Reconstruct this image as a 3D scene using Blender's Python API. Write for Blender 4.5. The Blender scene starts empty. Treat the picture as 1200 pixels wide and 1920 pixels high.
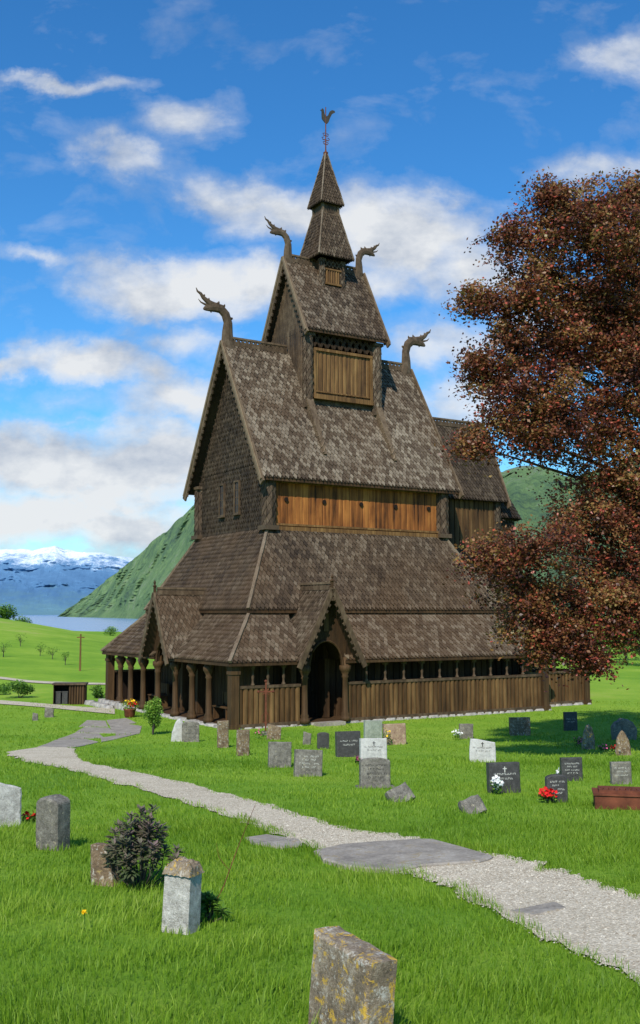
import bpy, math, random
import numpy as np
from mathutils import Vector, Matrix, noise
random.seed(7); rng=np.random.default_rng(7)
R=math.radians; V=Vector
scene=bpy.context.scene; COL=scene.collection
F=1950.0; PT=R(5.565); CP,SP=math.cos(PT),math.sin(PT); EYE=4.0
# ------------------------------------------------------------ terrain
def gz(x,y):
    x=np.asarray(x,dtype=float); y=np.asarray(y,dtype=float)
    s=0.0691*2.0*np.logaddexp(0,(34-y)/2.0)
    z=s+0.035*np.sin(x*0.8+1.3)*np.sin(y*0.55)*np.clip((36-y)/10,0,1)
    far=np.clip((y-60)/60,0,1)
    r=x/np.maximum(y,1.0)
    z=z+far*(0.9*np.sin(x*0.045+0.6)*np.sin(y*0.03+1)+0.5*np.sin(x*.11+y*.05))
    z=z+np.clip((-0.16-r)/0.14,0,1.3)*np.clip((y-55)/90,0,1)*2.2
    side=np.clip((-0.06-r)/0.06,0,1)
    t=np.clip((y-230)/220,0,1); t=t*t*(3-2*t)
    return z-side*t*28
def ray(px,py):
    x=(px-600)/F; y=(960-py)/F
    return V((x,CP-y*SP,SP+y*CP))
def at(px,py,Y):
    d=ray(px,py); t=Y/d.y
    return V((d.x*t,Y,EYE+d.z*t))
def hit(px,py):
    d=ray(px,py); t=2.0; lo=t
    while t<900:
        p=d*t
        if EYE+p.z<float(gz(p.x,p.y)): break
        lo=t; t*=1.02
    hi=t
    for _ in range(24):
        m=(lo+hi)/2; p=d*m
        if EYE+p.z<float(gz(p.x,p.y)): hi=m
        else: lo=m
    p=d*hi
    return V((p.x,p.y,float(gz(p.x,p.y))))
# ------------------------------------------------------------ materials
def newmat(name,rough=.85,spec=.25):
    m=bpy.data.materials.new(name); m.use_nodes=True; nt=m.node_tree
    b=nt.nodes['Principled BSDF']; b.inputs['Roughness'].default_value=rough
    b.inputs['Specular IOR Level'].default_value=spec
    return m,nt,b
def ramp(nt,fac,stops):
    n=nt.nodes.new('ShaderNodeValToRGB'); nt.links.new(fac,n.inputs[0])
    cr=n.color_ramp
    while len(cr.elements)<len(stops): cr.elements.new(.5)
    for e,(p,c) in zip(cr.elements,stops):
        e.position=p; e.color=(c[0],c[1],c[2],1)
    return n.outputs[0]
def mth(nt,op,a,b=None,c=None,clamp=False):
    n=nt.nodes.new('ShaderNodeMath'); n.operation=op; n.use_clamp=clamp
    for i,v in enumerate((a,b,c)):
        if v is None: continue
        if isinstance(v,bpy.types.NodeSocket): nt.links.new(v,n.inputs[i])
        else: n.inputs[i].default_value=v
    return n.outputs[0]
def nz(nt,scale,detail=6,vec=None,rough=.6,dist=0):
    n=nt.nodes.new('ShaderNodeTexNoise'); n.inputs['Scale'].default_value=scale
    n.inputs['Detail'].default_value=detail; n.inputs['Roughness'].default_value=rough
    n.inputs['Distortion'].default_value=dist
    if vec is not None: nt.links.new(vec,n.inputs['Vector'])
    return n.outputs['Fac']
def oco(nt,scale=(1,1,1)):
    t=nt.nodes.new('ShaderNodeTexCoord'); m=nt.nodes.new('ShaderNodeMapping')
    nt.links.new(t.outputs['Object'],m.inputs['Vector']); m.inputs['Scale'].default_value=scale
    return m.outputs[0]
def tint(nt):
    a=nt.nodes.new('ShaderNodeAttribute'); a.attribute_name='tint'; return a.outputs['Fac']
def bump(nt,b,h,strength=.5,dist=.02):
    n=nt.nodes.new('ShaderNodeBump'); n.inputs['Strength'].default_value=strength
    n.inputs['Distance'].default_value=dist; nt.links.new(h,n.inputs['Height'])
    nt.links.new(n.outputs[0],b.inputs['Normal'])
def mix(nt,f,a,b,mode='MIX'):
    n=nt.nodes.new('ShaderNodeMix'); n.data_type='RGBA'; n.blend_type=mode
    for i,v in ((0,f),(6,a),(7,b)):
        if isinstance(v,bpy.types.NodeSocket): nt.links.new(v,n.inputs[i])
        elif i==0: n.inputs[0].default_value=v
        else: n.inputs[i].default_value=(v[0],v[1],v[2],1)
    return n.outputs[2]
def wood(name,dark,mid,light,sc=(9,9,.8),rough=.75,cut=.3,con=1.0):
    m,nt,b=newmat(name,rough)
    g=nz(nt,1.0,8,oco(nt,sc),.65); big=nz(nt,1.1,4,oco(nt,(1,1,.5)))
    f=mth(nt,'ADD',mth(nt,'MULTIPLY',g,.75*con),mth(nt,'MULTIPLY',tint(nt),.3))
    f=mth(nt,'ADD',f,mth(nt,'MULTIPLY',big,.5*con)); f=mth(nt,'SUBTRACT',f,cut-.02+.625*(con-1))
    c=ramp(nt,f,[(.2,dark),(.5,mid),(.82,light)])
    nt.links.new(c,b.inputs['Base Color']); bump(nt,b,g,.6,.03)
    return m
def shingle(name,dark,mid,light,brown):
    m,nt,b=newmat(name,.8)
    g=nz(nt,1,7,oco(nt,(22,22,6))); big=nz(nt,.35,5,oco(nt),.6)
    f=mth(nt,'ADD',mth(nt,'MULTIPLY',g,.5),mth(nt,'MULTIPLY',tint(nt),.42))
    f=mth(nt,'ADD',f,mth(nt,'MULTIPLY',big,.45)); f=mth(nt,'SUBTRACT',f,.24)
    c=ramp(nt,f,[(.15,dark),(.45,mid),(.85,light)])
    t=nt.nodes.new('ShaderNodeTexCoord'); s=nt.nodes.new('ShaderNodeSeparateXYZ'); nt.links.new(t.outputs['Object'],s.inputs[0])
    hz=mth(nt,'SUBTRACT',1.0,mth(nt,'DIVIDE',mth(nt,'SUBTRACT',s.outputs[2],3.0),8.0),clamp=True)
    b2=nz(nt,.45,5,oco(nt,(1,1.3,.6)),.6)
    k=ramp(nt,mth(nt,'ADD',b2,mth(nt,'MULTIPLY',hz,.18)),[(.46,(0,0,0)),(.78,(.8,.8,.8))])
    c=mix(nt,k,c,mix(nt,.45,c,brown,'MIX'))
    nt.links.new(c,b.inputs['Base Color']); bump(nt,b,g,.5,.02)
    return m
def stone(name,c1,c2,c3,scale=9,lich=None,la=.6,rough=.85,white=False):
    m,nt,b=newmat(name,rough)
    v=oco(nt); g=nz(nt,scale,9,v,.7); s=nz(nt,scale*9,3,v,.8)
    f=mth(nt,'ADD',mth(nt,'MULTIPLY',g,.65),mth(nt,'MULTIPLY',s,.4))
    c=ramp(nt,f,[(.36,c1),(.52,c2),(.68,c3)])
    if white:
        l=nz(nt,scale*2.2,8,v,.8,.3); k=ramp(nt,l,[(.55,(0,0,0)),(.60,(.8,.8,.8))])
        c=mix(nt,k,c,(.5,.48,.42))
    if lich:
        l=nz(nt,scale*1.4+3,8,v,.8,.4); k=ramp(nt,l,[(la,(0,0,0)),(la+.04,(1,1,1))])
        c=mix(nt,k,c,lich)
    nt.links.new(c,b.inputs['Base Color']); bump(nt,b,f,.9,.02)
    return m
def plain(name,c,rough=.7,var=.3):
    m,nt,b=newmat(name,rough)
    g=nz(nt,6,5,oco(nt)); a=[x*(1-var) for x in c]; d=[min(1,x*(1+var)) for x in c]
    nt.links.new(ramp(nt,g,[(.3,a),(.7,d)]),b.inputs['Base Color']); return m
def leafmat(name,stops,trans=.25,rough=.55,big=.0,bs=.3):
    m,nt,b=newmat(name,rough,.3)
    f=tint(nt)
    if big: f=mth(nt,'ADD',mth(nt,'MULTIPLY',f,1-big),mth(nt,'MULTIPLY',nz(nt,bs,5,oco(nt),.65),big))
    c=ramp(nt,f,stops); nt.links.new(c,b.inputs['Base Color'])
    t=nt.nodes.new('ShaderNodeBsdfTranslucent'); nt.links.new(c,t.inputs['Color'])
    mx=nt.nodes.new('ShaderNodeMixShader'); mx.inputs[0].default_value=trans
    nt.links.new(b.outputs[0],mx.inputs[1]); nt.links.new(t.outputs[0],mx.inputs[2])
    nt.links.new(mx.outputs[0],nt.nodes['Material Output'].inputs['Surface'])
    return m
M={}
M['sh']=shingle('weathered_shingle',(.017,.011,.007),(.082,.057,.036),(.27,.225,.165),(.105,.058,.026))
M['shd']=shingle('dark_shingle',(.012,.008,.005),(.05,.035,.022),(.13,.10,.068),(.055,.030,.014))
M['wall']=wood('dark_tarred_wood',(.010,.006,.003),(.052,.027,.011),(.12,.068,.029))
M['par']=wood('brown_parapet_wood',(.012,.006,.003),(.090,.047,.017),(.22,.128,.050))
M['post']=wood('gallery_post_wood',(.012,.007,.003),(.065,.035,.014),(.15,.088,.038))
M['orange']=wood('sunburnt_orange_wood',(.018,.007,.003),(.21,.072,.016),(.44,.18,.042),(9,9,.45),.75,.3,1.6)
M['tan']=wood('tan_weathered_wood',(.03,.014,.006),(.155,.080,.027),(.30,.18,.066),(12,12,.7),.75,.3,1.3)
M['trim']=wood('trim_wood',(.014,.009,.006),(.08,.052,.030),(.20,.145,.09),(6,6,3))
M['black']=plain('black_door_and_hole_shade',(.012,.007,.004),.9)
M['dragon']=wood('carved_dragon_wood',(.015,.01,.006),(.08,.054,.032),(.17,.125,.085),(6,6,4))
M['iron']=plain('dark_iron',(.05,.045,.035),.6); M['rust']=plain('rusty_iron',(.13,.04,.02),.8,.5)
M['found']=stone('foundation_stone',(.12,.11,.10),(.3,.28,.25),(.5,.48,.45),5)
M['slate']=stone('slate_slab',(.15,.132,.11),(.27,.24,.20),(.40,.365,.31),3,(.28,.22,.12),.57,.95)
M['granite']=stone('pale_granite',(.14,.13,.115),(.38,.365,.33),(.66,.64,.59),11,(.2,.19,.15),.6)
M['lichen']=stone('lichened_granite',(.07,.052,.036),(.20,.155,.105),(.44,.38,.29),8,(.50,.32,.05),.545,.85,True)
M['brownst']=stone('brown_stone',(.05,.035,.022),(.16,.11,.065),(.32,.25,.17),8,(.34,.25,.10),.58,.85,True)
M['grey']=stone('grey_stone',(.05,.047,.040),(.15,.138,.115),(.29,.27,.23),9,(.36,.32,.22),.58)
M['blackst']=stone('polished_black_stone',(.025,.024,.024),(.052,.05,.048),(.09,.088,.085),12,None,.6,.4)
M['white']=stone('white_stone',(.28,.275,.26),(.45,.44,.415),(.62,.61,.58),8,(.28,.27,.22),.62)
M['green']=stone('green_grey_stone',(.12,.15,.12),(.25,.28,.23),(.38,.42,.36),7)
M['red']=stone('reddish_stone',(.12,.08,.055),(.3,.2,.14),(.42,.33,.25),7,(.4,.34,.2),.56)
M['ink_w']=plain('pale_lettering',(.5,.5,.45),.6,.1); M['ink_d']=plain('dark_lettering',(.03,.03,.03),.6,.1)
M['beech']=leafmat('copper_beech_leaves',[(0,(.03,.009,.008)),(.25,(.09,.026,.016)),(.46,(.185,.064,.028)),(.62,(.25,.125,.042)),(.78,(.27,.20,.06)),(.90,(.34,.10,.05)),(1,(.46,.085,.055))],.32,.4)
M['bark']=wood('bark',(.02,.016,.012),(.06,.05,.04),(.13,.11,.09),(5,5,2))
M['leaf']=leafmat('green_leaves',[(0,(.015,.04,.006)),(.5,(.06,.15,.016)),(1,(.17,.31,.035))],.3)
M['leafl']=leafmat('light_green_leaves',[(0,(.04,.1,.012)),(.5,(.14,.28,.03)),(1,(.3,.46,.07))],.3)
M['darkbush']=leafmat('dark_rosette_leaves',[(0,(.025,.045,.018)),(.4,(.07,.105,.042)),(.72,(.14,.135,.08)),(1,(.20,.13,.13))],.25)
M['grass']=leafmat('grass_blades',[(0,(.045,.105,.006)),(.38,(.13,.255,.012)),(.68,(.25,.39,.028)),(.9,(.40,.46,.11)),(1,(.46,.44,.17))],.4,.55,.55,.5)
for k,c in dict(fred=(.7,.02,.02),fwhite=(.8,.8,.78),fyel=(.85,.55,.01),fpink=(.6,.1,.25)).items(): M[k]=plain('petals_'+k,c,.6,.15)
# ------------------------------------------------------------ mesh building
class MB:
    def __init__(s): s.v=[]; s.f=[]; s.t=[]
    def add(s,vs,fs,t=.5):
        o=len(s.v); s.v.extend([tuple(p) for p in vs]); s.t.extend([t]*len(vs))
        s.f.extend([tuple(i+o for i in f) for f in fs]); return s
    def box(s,a,b,t=.5):
        x0,y0,z0=a; x1,y1,z1=b
        return s.add([(x0,y0,z0),(x1,y0,z0),(x1,y1,z0),(x0,y1,z0),(x0,y0,z1),(x1,y0,z1),(x1,y1,z1),(x0,y1,z1)],
          [(0,3,2,1),(4,5,6,7),(0,1,5,4),(1,2,6,5),(2,3,7,6),(3,0,4,7)],t)
    def bar(s,p0,p1,w,h,up=(0,0,1),t=.5,w1=None,h1=None):
        p0=V(p0);p1=V(p1); d=(p1-p0).normalized(); u=V(up); sd=d.cross(u).normalized(); u=sd.cross(d).normalized()
        vs=[]
        for p,ww,hh in ((p0,w,h),(p1,w if w1 is None else w1,h if h1 is None else h1)):
            for a,b in ((-1,-1),(1,-1),(1,1),(-1,1)): vs.append(p+sd*(a*ww/2)+u*(b*hh/2))
        return s.add(vs,[(3,2,1,0),(4,5,6,7),(0,1,5,4),(1,2,6,5),(2,3,7,6),(3,0,4,7)],t)
    def tube(s,pts,rs,n=8,flat=None,t=.5):
        pts=[V(p) for p in pts]; vs=[]
        for i,p in enumerate(pts):
            d=(pts[min(i+1,len(pts)-1)]-pts[max(i-1,0)]).normalized()
            r0=V((0,1,0)) if flat else (V((0,0,1)) if abs(d.z)<.9 else V((1,0,0)))
            sd=d.cross(r0).normalized(); up=sd.cross(d).normalized()
            for k in range(n):
                a=2*math.pi*k/n
                vs.append(p+sd*math.cos(a)*rs[i]+up*math.sin(a)*rs[i]*(flat or 1))
        fs=[]
        for i in range(len(pts)-1):
            for k in range(n):
                k2=(k+1)%n; fs.append((i*n+k,i*n+k2,(i+1)*n+k2,(i+1)*n+k))
        fs.append(tuple(range(n))[::-1]); fs.append(tuple((len(pts)-1)*n+k for k in range(n)))
        return s.add(vs,fs,t)
    def lathe(s,prof,c=(0,0,0),n=12,t=.5):
        vs=[];fs=[]
        for r,z in prof:
            for k in range(n):
                a=2*math.pi*k/n; vs.append((c[0]+r*math.cos(a),c[1]+r*math.sin(a),c[2]+z))
        for i in range(len(prof)-1):
            for k in range(n):
                k2=(k+1)%n; fs.append((i*n+k,i*n+k2,(i+1)*n+k2,(i+1)*n+k))
        fs.append(tuple(range(n))[::-1]); fs.append(tuple((len(prof)-1)*n+k for k in range(n)))
        return s.add(vs,fs,t)
    def prism(s,poly,fn,d0,d1,t=.5):
        n=len(poly); vs=[fn(x,d0,z) for x,z in poly]+[fn(x,d1,z) for x,z in poly]
        fs=[tuple(range(n)),tuple(range(2*n-1,n-1,-1))]+[(i,(i+1)%n+0,(i+1)%n+n,i+n) for i in range(n)]
        return s.add(vs,fs,t)
    def build(s,name,mat,parent=None,smooth=False):
        me=bpy.data.meshes.new(name); me.from_pydata(s.v,[],s.f); me.update()
        at_=me.attributes.new('tint','FLOAT','POINT'); at_.data.foreach_set('value',s.t)
        if smooth: me.polygons.foreach_set('use_smooth',[True]*len(me.polygons))
        me.materials.append(mat); o=bpy.data.objects.new(name,me); COL.objects.link(o)
        if parent is not None: o.parent=parent
        return o
def npmesh(name,verts,faces,tints,mat,parent=None):
    me=bpy.data.meshes.new(name); n=len(verts); m,k=faces.shape
    me.vertices.add(n); me.vertices.foreach_set('co',np.ascontiguousarray(verts,dtype=np.float32).ravel())
    me.loops.add(m*k); me.loops.foreach_set('vertex_index',faces.astype(np.int32).ravel())
    me.polygons.add(m); me.polygons.foreach_set('loop_start',np.arange(0,m*k,k,dtype=np.int32))
    me.polygons.foreach_set('loop_total',np.full(m,k,dtype=np.int32)); me.update(calc_edges=True)
    a=me.attributes.new('tint','FLOAT','POINT'); a.data.foreach_set('value',np.ascontiguousarray(tints,dtype=np.float32))
    me.materials.append(mat); o=bpy.data.objects.new(name,me); COL.objects.link(o)
    if parent is not None: o.parent=parent
    return o
def tag(o,label=None,cat=None,group=None,kind=None):
    if label: o['label']=label
    if cat: o['category']=cat
    if group: o['group']=group
    if kind: o['kind']=kind
    return o
def empty(name,loc,rz=0):
    o=bpy.data.objects.new(name,None); COL.objects.link(o); o.location=loc; o.rotation_euler=(0,0,rz); o.empty_display_size=.3
    return o
# ------------------------------------------------------------ shingles / planks
def shingles(mb,BL,BR,TR,TL,w=.16,e=.19,t=(0,1),lift=.05,base=True):
    BL,BR,TR,TL=map(V,(BL,BR,TR,TL))
    h=(BR-BL).normalized(); s0=((TL+TR)/2-(BL+BR)/2); n=h.cross(s0).normalized(); s=n.cross(h).normalized()
    H=(TL-BL).dot(s); L=(BR-BL).length; xl=(TL-BL).dot(h); xr=(TR-BL).dot(h)
    lf=lambda y: xl*y/H
    rt=lambda y: L+(xr-L)*y/H
    if base:
        mb.add([p-n*.01 for p in (BL,BR,TR,TL)],[(0,1,2,3)],0)
        mb.add([p-n*.07 for p in (BL,BR,TR,TL)],[(0,1,2,3)],0)
    rows=int(H/e)+1; ln=e*1.7
    for i in range(rows):
        y0=i*e
        if y0>H-.04: break
        x=math.floor(lf(y0)/w)*w-w+(w/2 if i%2 else 0)
        R0=rt(y0); rowt=random.uniform(-.06,.06)
        while x<R0+w:
            yt=random.uniform(-.018,.012); g=.008
            pts=[(x+w-g,y0+ln),(x+g,y0+ln),(x+g,y0+yt+w*.66),(x+w/2+random.uniform(-.01,.01),y0+yt-.02),(x+w-g,y0+yt+w*.66)]
            q=[]; lf_=lift*random.uniform(.75,1.3)
            for (a,b) in pts:
                b=min(b,H); l_,r_=lf(max(b,0)),rt(max(b,0))
                q.append((min(max(a,l_),r_),b))
            if max(a for a,b in q)-min(a for a,b in q)>.03:
                top=[]; bot=[]
                for (a,b) in q:
                    o=.004+lf_*(1-(b-y0)/ln); P=BL+h*a+s*b
                    top.append(P+n*o); bot.append(P+n*(o-.035))
                tt=t[0]+(t[1]-t[0])*random.random()+rowt
                mb.add(top+bot,[(0,1,2,3,4),(2,7,8,3),(3,8,9,4),(1,6,7,2),(4,9,5,0)],tt)
            x+=w
def planks(mb,p0,p1,z0,z1,w=.22,n=None,th=.04,t=(0,1),gap=.012):
    p0=V((p0[0],p0[1],0)); p1=V((p1[0],p1[1],0)); L=(p1-p0).length; h=(p1-p0)/L; n=h.cross(V((0,0,1)))
    k=max(1,round(L/w)); w=L/k
    mb.add([p0+V((0,0,z0)),p1+V((0,0,z0)),p1+V((0,0,z1)),p0+V((0,0,z1))],[(0,1,2,3)],-.6)
    for i in range(k):
        a=i*w; o=random.uniform(0,.012); vs=[]
        for z in (z0,z1):
            for x,d in ((gap,.002),(.03,th*.7+o),(w*.5,th+o),(w-.03,th*.7+o),(w-gap,.002)):
                q=p0+h*(a+x)+n*d; vs.append((q.x,q.y,z))
        mb.add(vs,[(j,j+1,j+6,j+5) for j in range(4)]+[(9,8,7,6,5),(0,1,2,3,4)],t[0]+(t[1]-t[0])*random.random())
def arch_bay(mb,fn,x0,x1,zs,zt,rx,rise,d0,d1,t=.4,n=10):
    xc=(x0+x1)/2; pts=[(x0,zs)]+[(xc-rx*math.cos(math.pi*i/n),zs+rise*math.sin(math.pi*i/n)) for i in range(n+1)]+[(x1,zs)]
    for a,b in zip(pts[:-1],pts[1:]):
        if abs(a[0]-b[0])<1e-5: continue
        mb.prism([a,b,(b[0],zt),(a[0],zt)],fn,d0,d1,t)
# ------------------------------------------------------------ THE CHURCH
TH=math.atan2(.522,.853)
church=empty('stave_church',(-2.98,36.2,0),TH)
tag(church,'tall dark wooden stave church with stacked shingled roofs and carved dragon heads','church')
L_,W_=14.4,12.1; CB=6.05
fnS=lambda b0:(lambda x,d,z:(x,b0-d,z)); fnW=lambda a0:(lambda x,d,z:(a0-d,x,z))
mb=MB()
def stones(p0,p1,hz=1):
    p0=V(p0);p1=V(p1);L=(p1-p0).length;h=(p1-p0)/L;x=0
    while x<L:
        w=random.uniform(.3,.7); q=p0+h*(x+w/2); c=V((q.x,q.y,0))
        s=[random.uniform(.85,1.1) for _ in range(3)]
        vs=[]; hx,hy=w/2*abs(h.x)+.2*abs(h.y),w/2*abs(h.y)+.2*abs(h.x)
        for z,k in ((-.25,1.05),(.02*hz,1.05),(.10*s[0]*hz,.85)):
            for a in range(8):
                an=math.pi*a/4+.4; vs.append((c.x+math.cos(an)*hx*k*1.1*s[1],c.y+math.sin(an)*hy*k*1.1*s[2],z))
        mb.add(vs,[(i*8+k,i*8+(k+1)%8,(i+1)*8+(k+1)%8,(i+1)*8+k) for i in range(2) for k in range(8)]+[tuple(16+k for k in range(8))],random.random())
        x+=w
for a,b in (((-.1,0,0),(L_,0,0)),((-.05,0,0),(-.05,W_,0)),((L_,1.2,0),(18.1,1.2,0)),((18.1,1.2,0),(18.1,10.9,0)),((L_,0,0),(L_,1.2,0)),((0,W_,0),(L_,W_,0))): stones(a,b)
stones((-.35,8.4,0),(-.35,12.2,0),2.4); stones((-.75,9.8,0),(-.75,12.4,0),1.6)
mb.build('foundation',M['found'],church)
mb=MB().box((.05,.05,.0),(L_-.05,W_-.05,.12)).box((L_-.049,1.25,.0),(18,10.85,.118)); mb.build('gallery_floor',M['wall'],church)
mb=MB()
planks(mb,(1.5,1.5),(12.9,1.5),.12,4.3,.3); planks(mb,(1.5,10.6),(1.5,1.5),.12,4.3,.3)
planks(mb,(12.9,2.7),(16.6,2.7),.12,4.3,.3); planks(mb,(16.6,2.7),(16.6,9.4),.12,4.3,.3); planks(mb,(12.9,10.6),(1.5,10.6),.12,4.3,.3); planks(mb,(12.9,1.5),(12.9,10.6),.12,4.3,.3)
mb.build('inner_wall',M['wall'],church)
def parapet(name,p0,p1,z0=.16,z1=1.42):
    mb=MB(); planks(mb,p0,p1,z0,z1,.21,th=.06,t=(.2,.95),gap=.018)
    o=mb.build(name,M['par'],church)
    for z,w,h in ((.12,.2,.14),(1.45,.17,.09)):
        MB().bar((p0[0],p0[1],z),(p1[0],p1[1],z),w,h).build('rail',M['trim'],o)
for s in (((.14,0),(2.65,0)),((4.65,0),(14.25,0)),((14.5,1.2),(18,1.2)),((18,1.2),(18,10.9)),((L_,W_),(0,W_))): parapet('parapet',*s)
cm=MB().lathe([(.075,0),(.075,.05),(.045,.09),(.04,.2),(.06,.3),(.04,.4),(.042,.55),(.08,.63),(.095,.66),(.095,.75)],n=8).build('colonette',M['trim'],church,True)
cm.location=(.75,0,1.49)
spots=[(x,0) for x in (1.35,1.98)]+[(4.65+.86*(i+1),0) for i in range(10)]+[(15.3,1.2),(16.2,1.2),(17.1,1.2)]
for x,y in spots:
    c=cm.copy(); COL.objects.link(c); c.parent=church; c.location=(x,y,1.49)
prof=[(.19,0),(.19,.14),(.14,.2),(.16,.26),(.115,.34),(.11,1.0),(.105,1.55),(.14,1.6),(.11,1.66),(.18,1.8),(.215,1.86),(.215,2.0),(.15,2.02),(.15,2.3)]
cl=MB().lathe(prof,n=14).build('column',M['post'],church,True); cl.location=(0,1.95,.1)
for x,y in [(0,3.4),(0,8.2),(0,9.6),(0,10.8),(-.05,4.82),(-.05,6.54),(2.78,-.12),(4.5,-.12)]:
    c=cl.copy(); COL.objects.link(c); c.parent=church; c.location=(x,y,.1)
for x,y in ((0,0),(L_,0),(0,W_),(L_+.0,1.2),(18,1.2),(18,10.9),(L_,W_)):
    p=MB().box((x-.15,y-.15,.02),(x+.15,y+.15,2.38)); p.box((x-.19,y-.19,.0),(x+.19,y+.19,.2)); p.box((x-.18,y-.18,1.9),(x+.18,y+.18,2.02)); p.build('corner_post',M['post'],church)
def arcade(fn,xs,zs,rr,rise,d):
    mb=MB()
    for a,b in zip(xs[:-1],xs[1:]): arch_bay(mb,fn,a,b,zs,2.42,rr if rr else (b-a)/2-.17,rise,-d,d)
    mb.build('arcade_beam',M['wall'],church)
arcade(fnS(0),[.15,.75,1.35,1.98,2.62],2.1,.22,.14,.05); arcade(fnS(0),[4.65+.86*i for i in range(12)],2.06,.33,.18,.05)
arcade(fnS(1.2),[14.5,15.3,16.2,17.1,17.9],2.06,.33,.18,.05)
arcade(fnW(0),[.15,1.95,3.4,4.82],1.93,None,.36,.06); arcade(fnW(0),[6.54,8.2,9.6,10.8,11.95],1.93,None,.36,.06)
# skirt roofs
def rect(k): return (k,k,L_-k,W_-k)
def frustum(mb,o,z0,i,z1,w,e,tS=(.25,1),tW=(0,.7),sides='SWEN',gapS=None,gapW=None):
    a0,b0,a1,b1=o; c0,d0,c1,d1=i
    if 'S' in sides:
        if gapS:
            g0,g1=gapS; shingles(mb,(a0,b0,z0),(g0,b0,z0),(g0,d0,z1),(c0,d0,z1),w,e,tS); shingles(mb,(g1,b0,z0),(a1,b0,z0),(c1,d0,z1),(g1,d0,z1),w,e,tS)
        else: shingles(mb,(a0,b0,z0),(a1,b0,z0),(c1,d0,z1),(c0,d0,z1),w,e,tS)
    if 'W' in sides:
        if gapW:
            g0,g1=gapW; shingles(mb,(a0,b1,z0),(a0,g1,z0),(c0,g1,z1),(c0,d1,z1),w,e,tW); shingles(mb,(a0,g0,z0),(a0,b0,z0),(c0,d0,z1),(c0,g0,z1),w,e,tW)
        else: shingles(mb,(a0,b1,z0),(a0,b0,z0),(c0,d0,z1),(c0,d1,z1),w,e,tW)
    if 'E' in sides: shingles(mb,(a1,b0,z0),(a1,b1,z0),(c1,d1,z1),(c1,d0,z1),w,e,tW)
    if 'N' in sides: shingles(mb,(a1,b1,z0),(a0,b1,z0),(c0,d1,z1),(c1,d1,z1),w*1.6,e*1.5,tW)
def hips(o,z0,i,z1,parent,w=.12):
    for (p,q) in (((o[0],o[1]),(i[0],i[1])),((o[2],o[1]),(i[2],i[1])),((o[0],o[3]),(i[0],i[3]))):
        mb=MB(); P0=V((p[0],p[1],z0+.03)); P1=V((q[0],q[1],z1+.05)); n=6
        for k in range(n): mb.bar(P0.lerp(P1,k/n),P0.lerp(P1,(k+1)/n+.01),w*random.uniform(.9,1.1),.1+.01*(k%2),t=random.uniform(.7,1.1))
        mb.build('hip_board',M['sh'],parent)
def fascia(o,z,parent,d=.1,gS=None,gW=None):
    a0,b0,a1,b1=o
    a0+=.03;b0+=.03;a1-=.03;b1-=.03; zz=z-d*.8
    segs=[((a1,b0+.03),(a1,b1))]
    segs+=[((a0,b0),(gS[0],b0)),((gS[1],b0),(a1,b0))] if gS else [((a0,b0),(a1,b0))]
    segs+=[((a0,b1),(a0,gW[1])),((a0,gW[0]),(a0,b0+.03))] if gW else [((a0,b1),(a0,b0+.03))]
    for p,q in segs: MB().bar((p[0],p[1],zz),(q[0],q[1],zz),.05,d).build('fascia',M['wall'],parent)
SW,SE=.175,.2
GS,GW=(2.85,4.43),(4.9,6.46)
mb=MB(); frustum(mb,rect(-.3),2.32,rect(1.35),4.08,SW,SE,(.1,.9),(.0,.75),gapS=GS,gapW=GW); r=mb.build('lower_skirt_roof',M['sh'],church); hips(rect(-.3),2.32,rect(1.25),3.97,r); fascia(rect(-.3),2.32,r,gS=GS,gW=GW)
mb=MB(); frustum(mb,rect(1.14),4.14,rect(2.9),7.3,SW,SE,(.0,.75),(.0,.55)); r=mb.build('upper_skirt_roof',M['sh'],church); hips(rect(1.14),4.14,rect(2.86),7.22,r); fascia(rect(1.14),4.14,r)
# clerestory
U0,U1,B0,B1=2.9,11.5,2.9,9.2; ZE,ZR,BE=9.24,15.2,2.5; SL=(ZR-ZE)/(CB-BE)
mb=MB(); planks(mb,(U0+.3,B0+.06),(U1-.3,B0+.06),7.3,9.8,.32,th=.018,t=(.1,.9),gap=.005); r=mb.build('nave_wall',M['orange'],church)
for x in (3.72,5.47,7.26,8.99,10.72):
    h=MB(); h.prism([(math.cos(i*math.pi/6)*.09,math.sin(i*math.pi/6)*.09) for i in range(12)],lambda a,d,z:(x+a,B0-.0-d,8.45+z),-.02,.02); h.build('porthole',M['black'],r)  # flat black disc paints the shaded depth of a round hole
mb=MB(); mb.box((U0+.2,B0-.09,7.22),(U1-.2,B0+.07,7.38)); mb.box((U0+.2,B0-.04,7.42),(U1-.2,B0+.05,7.5)); mb.build('moulding',M['tan'],r)
MB().box((U0+.2,B0-.04,9.1),(U1-.2,B0+.04,9.25)).build('moulding',M['tan'],r)
mb=MB()
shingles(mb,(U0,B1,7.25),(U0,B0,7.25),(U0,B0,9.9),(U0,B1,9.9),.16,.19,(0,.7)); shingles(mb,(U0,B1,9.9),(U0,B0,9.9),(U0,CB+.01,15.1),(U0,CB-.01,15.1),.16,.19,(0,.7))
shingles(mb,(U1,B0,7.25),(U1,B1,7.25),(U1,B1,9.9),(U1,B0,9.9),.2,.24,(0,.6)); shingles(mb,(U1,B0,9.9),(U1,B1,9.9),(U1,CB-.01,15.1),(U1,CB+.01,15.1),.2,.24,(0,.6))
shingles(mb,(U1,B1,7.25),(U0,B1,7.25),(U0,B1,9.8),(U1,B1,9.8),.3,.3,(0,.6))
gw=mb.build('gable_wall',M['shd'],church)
mg,ntg,bg=newmat('dark_glass',.1,.5); bg.inputs['Base Color'].default_value=(.02,.022,.025,1); M['glass']=mg
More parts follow.
